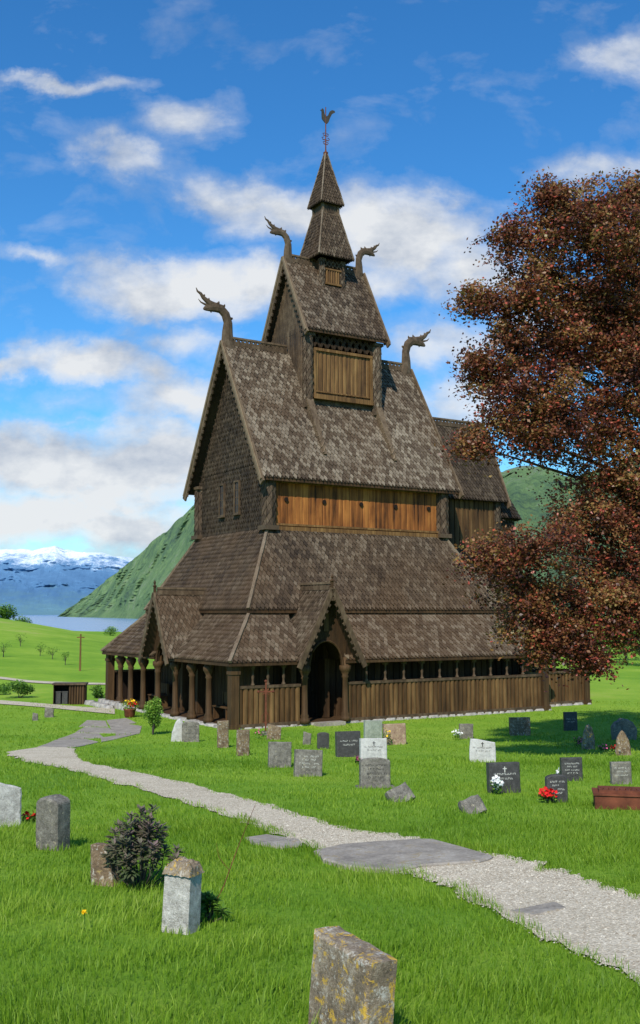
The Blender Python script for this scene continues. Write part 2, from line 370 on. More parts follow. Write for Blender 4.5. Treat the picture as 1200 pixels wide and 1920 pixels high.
def window(b,z0,z1,w=.34):
    f=MB(); a=U0-.12
    f.box((a,b-w/2-.07,z0-.07),(a+.1,b+w/2+.07,z0)); f.box((a,b-w/2-.07,z1),(a+.1,b+w/2+.07,z1+.07)); f.box((a,b-w/2-.07,z0),(a+.1,b-w/2,z1)); f.box((a,b+w/2,z0),(a+.1,b+w/2+.07,z1)); f.box((a-.04,b-w/2-.1,z0-.11),(a+.1,b+w/2+.1,z0-.07)); f.box((a+.03,b-.012,z0),(a+.07,b+.012,z1))
    for k in (1,2,3): f.box((a+.04,b-w/2,z0+(z1-z0)*k/4-.012),(a+.065,b+w/2,z0+(z1-z0)*k/4+.012))
    o=f.build('window',M['trim'],church); g=MB().box((a+.05,b-w/2,z0),(a+.058,b+w/2,z1)); g.build('pane',M['glass'],o)
window(6.82,8.1,9.35); window(5.43,8.1,9.35)
def scalecol(x,y,z0,z1,r,name='carved_corner_column',m='shd',n=8,e=.17,t=(.1,.9)):
    mb=MB()
    for k in range(n):
        a0=2*math.pi*k/n; a1=2*math.pi*(k+1)/n
        p=lambda a,z:(x+r*math.cos(a),y+r*math.sin(a),z)
        shingles(mb,p(a0,z0),p(a1,z0),p(a1,z1),p(a0,z1),2*r*math.sin(math.pi/n)*1.0,e,t,.04)
    mb.box((x-r*1.15,y-r*1.15,z0-.03),(x+r*1.15,y+r*1.15,z0+.14)); mb.box((x-r*1.15,y-r*1.15,z1-.1),(x+r*1.15,y+r*1.15,z1+.03))
    return mb.build(name,M[m],church)
for x,y in ((U0+.05,B0+.05),(U1-.05,B0+.05),(U0+.05,B1-.05)): scalecol(x,y,7.25,9.5,.27,m='sh',t=(0,.6))
# nave roof
G0,G1=2.42,12.12
def gable_roof(mb,a0,a1,be,ze,zr,w,e,tS,tN=(0,.6)):
    bn=2*CB-be
    shingles(mb,(a0,be,ze),(a1,be,ze),(a1,CB,zr),(a0,CB,zr),w,e,tS); shingles(mb,(a1,bn,ze),(a0,bn,ze),(a0,CB,zr),(a1,CB,zr),w*1.5,e*1.5,tN)
def barge(a,be,ze,zr,parent,out,depth=.3,th=.07,teeth=True):
    for sgn in (1,-1):
        b_=be if sgn==1 else 2*CB-be
        mb=MB(); p0=V((a,b_,ze-.12)); p1=V((a,CB,zr+.02)); d=(p1-p0).normalized()
        mb.bar(p0-d*.15,p1,depth,th,up=(1,0,0),t=.8); mb.bar(p0-d*.12+V((out*.05,0,.12)),p1+V((out*.05,0,.12)),.11,.06,up=(1,0,0),t=1.5)
        if teeth:
            L=(p1-p0).length; k=int(L/.3)
            for i in range(k):
                q=p0+d*(i+.5)*.3; inn=V((0,(CB-b_),0)).normalized()*.22+V((0,0,-.1))
                mb.bar(q,q+inn,.14,th*.8,up=(1,0,0),t=.5)
        mb.build('bargeboard',M['trim'],parent)
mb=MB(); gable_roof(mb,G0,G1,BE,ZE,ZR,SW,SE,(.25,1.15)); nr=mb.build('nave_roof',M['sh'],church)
barge(G0-.03,BE,ZE,ZR,nr,-1); barge(G1+.03,BE,ZE,ZR,nr,1)
mb=MB(); mb.bar((G0+.05,BE+.06,ZE-.06),(G1-.05,BE+.06,ZE-.06),.06,.12); mb.build('fascia',M['wall'],nr)
def crest(p0,p1,parent,h=.34,n0=.2):
    mb=MB(); p0=V(p0);p1=V(p1); L=(p1-p0).length; k=max(1,round(L/n0)); d=(p1-p0)/k; up=V((0,0,1))
    mb.bar(p0+up*.06,p1+up*.06,.12,.14); mb.bar(p0+up*h,p1+up*h,.1,.08,t=.8); mb.bar(p0+up*(h*.55),p1+up*(h*.55),.03,.05)
    for i in range(k):
        a=p0+d*i+up*.1; b=p0+d*(i+1)+up*(h-.02); mb.bar(a,b,.05,.06); a=p0+d*i+up*(h-.02); b=p0+d*(i+1)+up*.1; mb.bar(a,b,.055,.06)
    mb.build('ridge_crest',M['trim'],parent)
crest((G0+.25,CB,ZR),(5.5,CB,ZR),nr); crest((9.25,CB,ZR),(G1-.2,CB,ZR),nr)
# tower
T0,T1,TB0,TB1=5.65,9.15,4.5,7.6; TG0,TG1,TE,TZE,TZR=5.35,9.48,4.12,15.9,19.35
mb=MB(); planks(mb,(T0+.35,TB0+.02),(T1-.35,TB0+.02),13.15,15.2,.2,th=.025,t=(.1,.9),gap=.007); tw=mb.build('tower_panel',M['tan'],church)
mb=MB(); mb.box((T0+.25,TB0-.14,13.0),(T1-.25,TB0+.03,13.2)); mb.box((T0+.25,TB0-.08,15.08),(T1-.25,TB0+.03,15.2)); mb.box((T0+.25,TB0-.07,13.2),(T0+.37,TB0+.02,15.08)); mb.box((T1-.37,TB0-.07,13.2),(T1-.25,TB0+.02,15.08)); mb.box((T0+.37,TB0-.06,13.3),(T1-.37,TB0+.0,13.36))
mb.build('panel_frame',M['tan'],tw)
mb=MB(); n=9; x0=T0+.25; dx=(T1-T0-.5)/n
for i in range(n):
    a=x0+i*dx; mb.bar((a,TB0-.02,15.25),(a+dx,TB0-.02,15.8),.12,.11,up=(0,1,0),t=.1); mb.bar((a,TB0-.015,15.8),(a+dx,TB0-.015,15.25),.12,.09,up=(0,1,0),t=.1)
mb.bar((x0,TB0-.02,15.84),(x0+n*dx,TB0-.02,15.84),.1,.1); mb.build('carved_lattice',M['wall'],tw)
mb=MB(); mb.box((T0+.1,TB0+.1,12.0),(T1-.1,TB1-.1,15.2)); planks(mb,(T0,TB1),(T0,TB0),12.5,16.2,.22); planks(mb,(T1,TB0),(T1,TB1),12.5,16.2,.22); planks(mb,(T1,TB1),(T0,TB1),12.5,16,.3)
for a,s in ((T0,-1),(T1,1)):
    mb.prism([(TE+.25,16.0),(2*CB-TE-.25,16.0),(CB,TZR-.2)],lambda x,d,z:(a+d,x,z),-.03,.03)
mb.build('tower_wall',M['trim'],church)
for x,y in ((T0,TB0),(T1,TB0),(T0,TB1),(T1,TB1)): scalecol(x,y,12.6,15.75,.2,m='sh',n=8,e=.16)
for a in (T0,T1):
    mb=MB()
    p0=V((a,3.15,ZE+(3.15-BE)*SL+.08)); p1=V((a,TB0,ZE+(TB0-BE)*SL+.24)); mb.bar(p0,p1,.12,.14,t=.8,w1=.32,h1=.44)
    d=(p1-p0)/11
    for i in range(11):
        s_=.06+.11*i/11; hgt=.08+.16*i/11
        mb.bar(p0+d*i+V((-s_,-.02,hgt)),p0+d*(i+.8)+V((s_,-.02,hgt+.02)),.07,.08,t=1.1)
    mb.build('carved_bracket',M['trim'],church)
mb=MB(); gable_roof(mb,TG0,TG1,TE,TZE,TZR,SW,.19,(.05,.85)); tr=mb.build('tower_roof',M['sh'],church)
barge(TG0-.03,TE,TZE,TZR,tr,-1,.26); barge(TG1+.03,TE,TZE,TZR,tr,1,.26)
mb=MB(); mb.bar((TG0+.05,TE+.06,TZE-.06),(TG1-.05,TE+.06,TZE-.06),.06,.12); mb.build('fascia',M['wall'],tr)
crest((TG0+.2,CB,TZR),(6.95,CB,TZR),tr,.3); crest((8.05,CB,TZR),(TG1-.15,CB,TZR),tr,.3)
# bell turret + spire
CX=7.5
def sq(s): return (CX-s,CB-s,CX+s,CB+s)
mb=MB(); s=.52
planks(mb,(CX-s,CB-s),(CX+s,CB-s),17.6,19.6,.13); planks(mb,(CX-s,CB+s),(CX-s,CB-s),17.6,19.6,.13); planks(mb,(CX+s,CB-s),(CX+s,CB+s),17.6,19.6,.13); planks(mb,(CX+s,CB+s),(CX-s,CB+s),17.6,19.6,.13)
tu=mb.build('turret_wall',M['wall'],church)
mb=MB(); planks(mb,(CX-.36,CB-s-.06),(CX+.36,CB-s-.06),18.5,19.1,.12,t=(.3,1)); mb.box((CX-.42,CB-s-.13,18.42),(CX+.42,CB-s-.04,18.5)); mb.box((CX-.42,CB-s-.12,19.08),(CX+.42,CB-s-.04,19.15)); mb.build('turret_panel',M['tan'],tu)
mb=MB()
for i in range(4):
    a=CX-.4+i*.2
    mb.bar((a,CB-s-.07,19.22),(a+.2,CB-s-.07,19.5),.05,.05,up=(0,1,0)); mb.bar((a,CB-s-.065,19.5),(a+.2,CB-s-.065,19.22),.05,.05,up=(0,1,0))
mb.build('carved_lattice',M['trim'],tu)
for x,y in ((-s,-s),(s,-s),(-s,s),(s,s)): scalecol(CX+x,CB+y,17.7,19.55,.11,'turret_column','sh',6,.12)
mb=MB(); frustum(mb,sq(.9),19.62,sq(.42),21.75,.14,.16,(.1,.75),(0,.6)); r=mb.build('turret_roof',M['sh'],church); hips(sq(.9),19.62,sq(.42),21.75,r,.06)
mb=MB().box((CX-.4,CB-.4,21.6),(CX+.4,CB+.4,22.25))
for x,y in ((-1,-1),(1,-1),(-1,1),(1,1)): mb.box((CX+x*.4-.05,CB+y*.4-.05,21.66),(CX+x*.4+.05,CB+y*.4+.05,22.2),.9)
mb.box((CX-.46,CB-.46,21.68),(CX+.46,CB+.46,21.76),.8); mb.box((CX-.15,CB-.42,21.8),(CX+.15,CB-.39,22.1),.0); mb.build('lantern',M['trim'],church)
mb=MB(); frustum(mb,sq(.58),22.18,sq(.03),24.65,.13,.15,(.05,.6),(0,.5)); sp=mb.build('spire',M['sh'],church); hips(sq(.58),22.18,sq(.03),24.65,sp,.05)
mb=MB().lathe([(.07,24.55),(.1,24.68),(.12,24.75),(.05,24.8),(.03,24.9),(.022,26.9)],(CX,CB,0),8)
for z,w in ((25.15,.10),(25.35,.16),(25.55,.11)):
    mb.bar((CX-w,CB,z),(CX+w,CB,z),.03,.03); mb.tube([(CX-w,CB,z),(CX-w-.04,CB,z+.08),(CX-w+.06,CB,z+.12)],[.018]*3,5); mb.tube([(CX+w,CB,z),(CX+w+.04,CB,z+.08),(CX+w-.06,CB,z+.12)],[.018]*3,5)
va=mb.build('weathervane_pole',M['rust'],church)
ck=[(-.05,.05),(.06,.02),(.14,.12),(.2,.3),(.3,.5),(.46,.62),(.42,.68),(.3,.68),(.2,.6),(.12,.42),(.04,.34),(-.04,.38),(-.08,.5),(-.1,.6),(-.17,.64),(-.2,.58),(-.27,.54),(-.2,.5),(-.2,.36),(-.19,.18)]
mb=MB().prism([(x*1.1,z*1.1) for x,z in ck],lambda x,d,z:(CX+x,CB+d,26.1+z),-.015,.015); mb.build('rooster',M['iron'],va)
# dragons
def dragon(a,z,sg,k):
    mb=MB(); P=lambda o,h:(a+sg*o*k,CB,z+h*k)
    mb.tube([P(-.3,-.4),P(-.12,.1),P(-.12,.5),P(-.14,.9),P(-.02,1.25),P(.2,1.45),P(.46,1.48),P(.72,1.42),P(.92,1.36),P(1.0,1.32)],[.30*k,.29*k,.25*k,.21*k,.21*k,.21*k,.21*k,.16*k,.10*k,.04*k],8,.5)
    mb.tube([P(.4,1.54),P(.68,1.6),P(.88,1.72),P(1.02,1.82),P(1.14,1.97),P(1.28,2.04),P(1.34,2.18)],[.14*k,.14*k,.11*k,.09*k,.07*k,.045*k,.015*k],6,.5)
    mb.tube([P(.72,1.5),P(.94,1.54),P(1.12,1.6),P(1.24,1.72)],[.07*k,.05*k,.035*k,.01*k],5,.5)
    for o,h,dx,dy in ((.1,1.55,-.12,.13),(.34,1.64,-.08,.13),(.8,1.72,-.08,.12),(1.02,1.86,-.1,.1),(-.28,1.1,-.1,.06),(.66,1.32,-.02,-.1)):
        mb.tube([P(o,h),P(o+dx*.6,h+dy*.5),P(o+dx*.7,h+dy)],[.08*k,.05*k,.015*k],5,.6)
    mb.build('dragon_head',M['dragon'],church)
dragon(G0+.1,ZR+.05,-1,1.0); dragon(G1-.1,ZR+.05,1,1.0); dragon(TG0+.1,TZR+.05,-1,.8); dragon(TG1-.1,TZR+.05,1,.78)
# chancel
mb=MB(); planks(mb,(11.55,4.75),(16.2,4.75),6.6,9.5,.3,t=(0,.9)); planks(mb,(16.2,4.75),(16.2,7.35),6.6,9.5,.36); planks(mb,(16.2,7.35),(11.55,7.35),6.6,9.5,.36)
mb.prism([(4.75,9.4),(7.35,9.4),(CB,12.6)],lambda x,d,z:(16.2+d,x,z),-.02,.02); mb.build('chancel_wall',M['par'],church)
scalecol(16.15,4.8,6.7,9.4,.2); scalecol(16.15,7.3,6.7,9.4,.2)
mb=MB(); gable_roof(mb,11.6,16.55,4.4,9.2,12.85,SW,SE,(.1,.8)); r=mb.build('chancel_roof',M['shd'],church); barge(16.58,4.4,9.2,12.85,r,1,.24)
crest((12.2,CB,12.85),(16.4,CB,12.85),r,.32)
mb=MB(); mb.bar((16.5,CB,12.8),(16.5,CB,13.9),.09,.09,up=(1,0,0)); mb.bar((16.24,CB,13.55),(16.76,CB,13.55),.09,.08); mb.build('ridge_cross',M['dragon'],church)
co,ci=(12.5,2.4,17.3,9.7),(12.5,4.7,16.25,7.4)
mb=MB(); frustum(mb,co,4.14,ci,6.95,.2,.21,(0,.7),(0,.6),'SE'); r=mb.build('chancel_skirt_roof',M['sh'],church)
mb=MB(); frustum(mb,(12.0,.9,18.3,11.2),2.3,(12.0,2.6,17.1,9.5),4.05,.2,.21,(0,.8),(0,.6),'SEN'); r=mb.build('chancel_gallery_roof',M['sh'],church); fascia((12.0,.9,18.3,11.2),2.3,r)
mb=MB(); n=10; c=(16.9,CB)
for k in range(n):
    a0=2*math.pi*k/n;a1=2*math.pi*(k+1)/n
    p=lambda a,r,z:(c[0]+r*math.cos(a),c[1]+r*math.sin(a),z)
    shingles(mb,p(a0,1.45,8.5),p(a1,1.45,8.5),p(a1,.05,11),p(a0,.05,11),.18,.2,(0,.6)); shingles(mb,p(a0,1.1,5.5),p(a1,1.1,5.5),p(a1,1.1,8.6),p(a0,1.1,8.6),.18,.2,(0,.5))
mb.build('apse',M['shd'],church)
# portals
def porch(cx,side,ap=4.92,hw=1.3):
    if side=='S': P=lambda x,i,z:(cx+x,i,z)
    else: P=lambda x,i,z:(i,cx-x,z)
    z0=2.3; f=-.6; bk=1.75
    mb=MB(); shingles(mb,P(-hw,bk,z0),P(-hw,f,z0),P(0,f,ap),P(0,bk,ap),.16,.18,(.1,.8)); shingles(mb,P(hw,f,z0),P(hw,bk,z0),P(0,bk,ap),P(0,f,ap),.16,.18,(.1,.8))
    r=mb.build('porch_roof',M['sh'],church)
    for sg in (-1,1):
        b=MB(); p0=V(P(sg*hw,f-.04,z0-.05)); p1=V(P(0,f-.04,ap+.05)); d=(p1-p0).normalized(); up=V(P(0,1,0))-V(P(0,0,0))
        b.bar(p0-d*.2,p1,.19,.07,up=up,t=.6); o=(V(P(-sg,0,0))-V(P(0,0,0)))*.14+V((0,0,-.12))
        for k in range(11):
            q=p0+d*(.12+.25*k); b.bar(q,q+o,.11,.05,up=up,t=.3)
        b.build('bargeboard',M['trim'],r)
    crest(P(0,f+.1,ap+.02),P(0,bk,ap+.02),r,.24)
    b=MB(); b.bar(P(0,f,ap-.1),P(0,f,ap+.3),.08,.08,up=(1,0,0)); b.lathe([(.03,0),(.09,.06),(.03,.14),(.06,.2),(.01,.3)],P(0,f,ap+.27),6); b.build('finial',M['wall'],r)
    g=MB(); fn=lambda x,d,z:P(x,-.12+d,z)
    arch_bay(g,fn,-.92,.92,2.1,3.1,.70,.90,-.05,.05,.1,14); g.prism([(-.88,3.102),(.88,3.102),(0,4.65)],fn,-.05,.05,.1); g.prism([(-1.2,2.3),(-.92,2.3),(-.92,2.85)],fn,-.05,.05,.1); g.prism([(1.2,2.3),(.92,2.85),(.92,2.3)],fn,-.05,.05,.1)
    g.prism([(-.1,3.35),(.1,3.35),(.1,4.0),(0,4.2),(-.1,4.0)],fn,-.08,-.06,1)
    g.build('porch_gable',M['wall'],church)
    g=MB()
    pts=[(.71*math.cos(math.pi*i/14),2.1+.91*math.sin(math.pi*i/14)) for i in range(15)]
    g.tube([P(x,-.19,z) for x,z in pts],[.045]*15,6); g.build('arch_moulding',M['wall'],church)
    dr=MB(); planks(dr,P(-.5,1.42,0)[:2],P(.5,1.42,0)[:2],.14,2.2,.2); d=dr.build('portal_door',M['black'],church)
    hd=MB(); hd.tube([P(.3,1.33,1.1),P(.3,1.28,1.15),P(.3,1.33,1.2)],[.015]*3,5); hd.build('door_handle',M['iron'],d)
    for sg in (-1,1):
        c=MB(); c.box(tuple(min(a,b) for a,b in zip(P(sg*.72-.1,.9,.14),P(sg*.72+.1,1.4,.14))),tuple(max(a,b) for a,b in zip(P(sg*.72-.1,.9,2.3),P(sg*.72+.1,1.4,2.3)))); c.build('door_jamb',M['wall'],church)
porch(3.64,'S',4.84); porch(5.68,'W',4.72)
def cw(a,b,z=0): return V((-2.98+.853*a-.522*b,36.2+.522*a+.853*b,z))
def door_step(a,b,label):
    mb=MB().box((-.55,-.2,0),(.55,.2,.14)); o=mb.build('stone_step',M['slate']); o.location=cw(a,b,.01); o.rotation_euler=(0,0,TH); tag(o,label,'step')
door_step(3.6,-.5,'flat stone doorstep at the foot of the right-hand arched portal')
def bench(b,label):
    r=empty('gallery_bench',cw(.95,b,.12),TH+math.pi/2); tag(r,label,'bench','wooden benches in the west gallery')
    MB().box((-.6,-.22,.42),(.6,.22,.47)).build('seat',M['par'],r); MB().box((-.6,-.25,.55),(.6,-.21,.95)).build('backrest',M['par'],r)
    for x in (-.55,.5):
        l=MB().box((x,-.22,0),(x+.06,.2,.42)); l.box((x,-.24,.42),(x+.06,-.18,.95)); l.build('leg',M['par'],r)
bench(2.6,'dark wooden bench in the open gallery nearest the corner post'); bench(8.9,'dark wooden bench in the open gallery beyond the left portal')
# ------------------------------------------------------------ ground
ys=np.concatenate([np.arange(-8,46,.45),46*1.045**np.arange(1,116)]); tt=np.linspace(-1,1,181); tt=np.sign(tt)*np.abs(tt)**1.25
gx=tt[None,:]*(np.abs(ys)[:,None]*.95+16); gy=np.repeat(ys[:,None],181,1); gzv=gz(gx,gy)
vv=np.stack([gx,gy,gzv],-1).reshape(-1,3); r_,c_=gx.shape
ii=(np.arange(r_-1)[:,None]*c_+np.arange(c_-1)[None,:]).ravel(); ff=np.stack([ii,ii+1,ii+c_+1,ii+c_],1)
mgd,nt,b=newmat('meadow_ground',.95,.1)
g1=nz(nt,.25,8,oco(nt),.7); g2=nz(nt,9,8,oco(nt),.8); g3=nz(nt,.035,6,oco(nt,(1,.6,1)),.7)
f=mth(nt,'ADD',mth(nt,'MULTIPLY',g1,.35),mth(nt,'ADD',mth(nt,'MULTIPLY',g2,.3),mth(nt,'MULTIPLY',g3,.5)))
c=ramp(nt,f,[(.40,(.06,.14,.012)),(.52,(.14,.28,.02)),(.63,(.24,.37,.035)),(.71,(.37,.36,.12))])
nt.links.new(c,b.inputs['Base Color']); bump(nt,b,g2,.8,.05)
o=npmesh('ground',vv,ff,np.full(len(vv),.5),mgd); tag(o,'green sloping churchyard and meadow','ground',kind='structure'); o.data.polygons.foreach_set('use_smooth',[True]*len(o.data.polygons))
# lake
mw,nt,b=newmat('fjord_water',.25,.5); w=nz(nt,.02,6,oco(nt,(1,4,1))); nt.links.new(ramp(nt,w,[(.3,(.10,.21,.36)),(.7,(.18,.31,.46))]),b.inputs['Base Color']); bump(nt,b,nz(nt,.3,4,oco(nt)),.15,.3)
o=MB().add([(-14000,300,-15),(4000,300,-15),(4000,16000,-15),(-14000,16000,-15)],[(0,1,2,3)]).build('lake',mw); tag(o,'blue fjord water beyond the meadow','water',kind='structure')
# mountains
def mountain(name,prof,depth,footz,mat,label,rough=.06,seed=0,rows=60,sub=18):
    pts=[]
    for (a,b) in zip(prof[:-1],prof[1:]):
        for k in range(sub):
            t=k/sub; pts.append(tuple(a[i]*(1-t)+b[i]*t for i in range(3)))
    pts.append(prof[-1]); n=len(pts); vs=[]
    for j in range(rows):
        s=j/(rows-1)*1.35
        for i,(px,py,D) in enumerate(pts):
            top=at(px,py,D+depth)
            Y=D+depth*s; X=top.x/top.y*Y
            h=top.z-footz
            p=1-abs(1-s) if s>1 else s
            z=footz-6+(h+6)*(p**1.15)
            q=V((X,Y,0))*(1/ (depth*.22)); nn=noise.fractal(V((q.x+seed,q.y,z/(depth*.3))),1,2.1,7)
            a=noise.fractal(V((px*.02+seed,s*1.5,seed)),1,2,6)
            z+=h*rough*(nn*1.3+a)*min(1,p*2.5)
            vs.append((X,Y+depth*.12*nn*min(1,p*3),z))
    mb=MB(); mb.v=vs; mb.t=[.5]*len(vs); mb.f=[(j*n+i,j*n+i+1,(j+1)*n+i+1,(j+1)*n+i) for j in range(rows-1) for i in range(n-1)]
    o=mb.build(name,mat,None,False); tag(o,label,'mountain',kind='structure'); return o
mm,nt,b=newmat('haze_tinted_forest_slope',1,.05)
v=oco(nt); a1=nz(nt,.005,12,v,.75); a2=nz(nt,.035,9,v,.85)
f=mth(nt,'ADD',mth(nt,'MULTIPLY',a1,.5),mth(nt,'MULTIPLY',a2,.5))
c=ramp(nt,f,[(.40,(.045,.085,.04)),(.46,(.12,.22,.06)),(.54,(.23,.38,.085)),(.62,(.33,.36,.26))])
c=mix(nt,.17,c,(.27,.38,.5)); nt.links.new(c,b.inputs['Base Color']); bump(nt,b,a2,1,26)  # bluish distance haze mixed into the slope colour
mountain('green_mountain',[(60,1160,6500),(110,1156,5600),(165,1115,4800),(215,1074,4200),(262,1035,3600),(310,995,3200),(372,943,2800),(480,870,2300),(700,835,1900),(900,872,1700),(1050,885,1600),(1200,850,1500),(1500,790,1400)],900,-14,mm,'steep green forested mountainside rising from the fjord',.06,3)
ms,nt,b=newmat('haze_tinted_snow_mountain',1,.05)
v=oco(nt); geo=nt.nodes.new('ShaderNodeNewGeometry'); sx=nt.nodes.new('ShaderNodeSeparateXYZ'); nt.links.new(geo.outputs['Position'],sx.inputs[0])
zz=mth(nt,'DIVIDE',sx.outputs[2],1000); nn_=nz(nt,.0025,12,v,.85)
f=mth(nt,'ADD',zz,mth(nt,'MULTIPLY',mth(nt,'SUBTRACT',nn_,.5),1.3))
c=ramp(nt,f,[(.0,(.10,.20,.25)),(.35,(.07,.16,.29)),(.70,(.10,.21,.36)),(.79,(.34,.45,.58)),(.87,(.62,.69,.79)),(1.0,(.72,.77,.85))]); nt.links.new(c,b.inputs['Base Color'])  # blue tones below the snow are distance haze painted into the rock
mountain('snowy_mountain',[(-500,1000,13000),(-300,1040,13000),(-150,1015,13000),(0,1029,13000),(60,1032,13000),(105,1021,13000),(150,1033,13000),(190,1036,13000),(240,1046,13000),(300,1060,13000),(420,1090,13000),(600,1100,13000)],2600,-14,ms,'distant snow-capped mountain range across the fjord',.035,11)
# ------------------------------------------------------------ paths
UP=[(78,1401),(135,1403),(150,1425),(240,1446),(380,1478),(520,1516),(640,1553),(760,1570),(830,1590),(960,1610),(1060,1640),(1200,1684),(1420,1765)]
LO=[(12,1411),(35,1424),(110,1440),(185,1460),(300,1492),(420,1530),(520,1568),(610,1600),(720,1632),(805,1652),(900,1700),(1200,1855),(1480,2010)]
U=[hit(*p) for p in UP]; Lw=[hit(*p) for p in LO]
def resample(P,n):
    P=[np.array(p) for p in P]; out=[]
    m=len(P)-1
    for k in range(n+1):
        t=k/n*m; i=min(int(t),m-1); u=t-i
        p0=P[max(i-1,0)];p1=P[i];p2=P[i+1];p3=P[min(i+2,m)]
        out.append(.5*((2*p1)+(-p0+p2)*u+(2*p0-5*p1+4*p2-p3)*u*u+(-p0+3*p1-3*p2+p3)*u**3))
    return out
Ur=resample(U,150); Lr=resample(Lw,150)
for k in range(151):
    w=Ur[k]-Lr[k]; j=.12*noise.noise(V((k*.35,0,0)))+.04*random.uniform(-1,1); j2=.12*noise.noise(V((k*.35,9,0)))+.04*random.uniform(-1,1)
    Ur[k]=Ur[k]+w*j; Lr[k]=Lr[k]-w*j2
mgv,nt,b=newmat('pale_gravel',.95,.1)
v=oco(nt); vo=nt.nodes.new('ShaderNodeTexVoronoi'); vo.inputs['Scale'].default_value=60; nt.links.new(v,vo.inputs['Vector'])
bw=nt.nodes.new('ShaderNodeRGBToBW'); nt.links.new(vo.outputs['Color'],bw.inputs[0])
f=mth(nt,'ADD',mth(nt,'MULTIPLY',bw.outputs[0],.45),mth(nt,'MULTIPLY',nz(nt,1.2,8,v,.75),.65))
c=ramp(nt,f,[(.25,(.22,.18,.12)),(.5,(.44,.385,.285)),(.8,(.62,.56,.44))]); nt.links.new(c,b.inputs['Base Color']); bump(nt,b,mth(nt,'SUBTRACT',1,vo.outputs['Distance']),.6,.01)
vs=[];fs=[];K=8
for k in range(151):
    for j in range(K+1):
        p=Lr[k]+(Ur[k]-Lr[k])*j/K; vs.append((p[0],p[1],float(gz(p[0],p[1]))+.018))
for k in range(150):
    for j in range(K): fs.append((k*(K+1)+j,k*(K+1)+j+1,(k+1)*(K+1)+j+1,(k+1)*(K+1)+j))
o=MB().add(vs,fs).build('gravel_path',mgv); tag(o,'pale gravel path curving across the churchyard lawn','path',kind='structure')
pl=[];pu=[]
for a,b_ in zip(Lr,Ur):
    d=(b_-a); L=np.linalg.norm(d[:2]); pl.append((a+d/L*random.uniform(.07,.2))[:2]); pu.append((b_-d/L*random.uniform(.07,.2))[:2])
path_poly=np.array(pl+pu[::-1])
def strip(name,A_,B_,dz,label,cat):
    vs=[]
    for a,b_ in zip(resample([hit(*p) for p in A_],40),resample([hit(*p) for p in B_],40)):
        for q in (a,b_): vs.append((q[0],q[1],float(gz(q[0],q[1]))+dz))
    o=MB().add(vs,[(2*i,2*i+1,2*i+3,2*i+2) for i in range(40)]).build(name,mgv); tag(o,label,cat,kind='structure')
strip('gravel_road',((-60,1312),(0,1314),(80,1320),(150,1326),(215,1330)),((-60,1318),(0,1321),(80,1327),(150,1334),(215,1340)),.03,'narrow gravel road behind the churchyard on the left','road')
strip('farm_track',((-60,1266),(0,1270),(60,1277),(130,1280),(210,1282)),((-60,1270),(0,1274),(60,1281),(130,1284),(210,1285)),.04,'thin pale farm track crossing the left meadow','track')
polys=[path_poly]
def slab(pts,label,th=.035):
    P=[hit(*p) for p in pts]; c=sum(P,V())/len(P); Q=[]
    for i,p in enumerate(P):
        q=P[(i+1)%len(P)]
        Q.append(p); m=(p+q)/2+(p-c)*.04*random.uniform(-1,1); Q.append(m)
    n=len(Q); vs=[];z=lambda p:float(gz(p.x,p.y))
    for s,dz in ((1,-.06),(1,th*.7),(.97,th)):
        for p in Q:
            q=c+(p-c)*s; vs.append((q.x-c.x,q.y-c.y,z(q)+dz-c.z))
    mb=MB().add(vs,[(i*n+k,i*n+(k+1)%n,(i+1)*n+(k+1)%n,(i+1)*n+k) for i in range(2) for k in range(n)]+[tuple(2*n+k for k in range(n))])
    o=mb.build('flagstone',M['slate']); o.location=c; tag(o,label,'flagstone'); polys.append(np.array([(p.x,p.y) for p in Q])); return o
slab([(588,1602),(640,1590),(760,1581),(812,1580),(925,1612),(900,1622),(790,1630),(740,1640),(650,1632),(605,1618)],'large flat grey slate slab crossing the middle of the gravel path',.045)
slab([(458,1573),(500,1567),(560,1576),(572,1588),(530,1593),(470,1583)],'small brownish flat stone in the grass left of the large slate slab',.02)
slab([(955,1714),(1040,1697),(1062,1708),(1000,1722)],'small half-buried flat stone in the gravel at lower right',.028)
fl=[[(70,1401),(104,1388),(160,1386),(186,1392),(135,1403)],[(106,1387),(140,1375),(186,1376),(196,1384),(160,1385)],[(141,1374),(158,1364),(204,1365),(216,1375),(190,1375)],[(206,1364),(237,1358),(266,1362),(262,1376),(218,1379)],[(148,1363),(163,1351),(198,1352),(203,1363)],[(200,1351),(237,1347),(256,1356),(207,1363)],[(188,1384),(218,1380),(256,1377),(215,1387),(190,1392)]]
nm=['lowest paving slab where the gravel path meets the flagstone walk','second paving slab up from the gravel on the flagstone walk','middle paving slab left of the climbing green shrub','paving slab directly beside the climbing green shrub','leftmost top slab of the flagstone walk','top slab of the flagstone walk nearest the flower tub','narrow paving slab on the lawn side of the flagstone walk']
for p,l in zip(fl,nm): slab(p,l,.02)
def inpoly(x,y,P):
    ins=np.zeros(len(x),bool); n=len(P); j=n-1
    for i in range(n):
        xi,yi=P[i];xj,yj=P[j]
        if yi!=yj:
            c=((yi>y)!=(yj>y))&(x<(xj-xi)*(y-yi)/(yj-yi)+xi); ins^=c
        j=i
    return ins
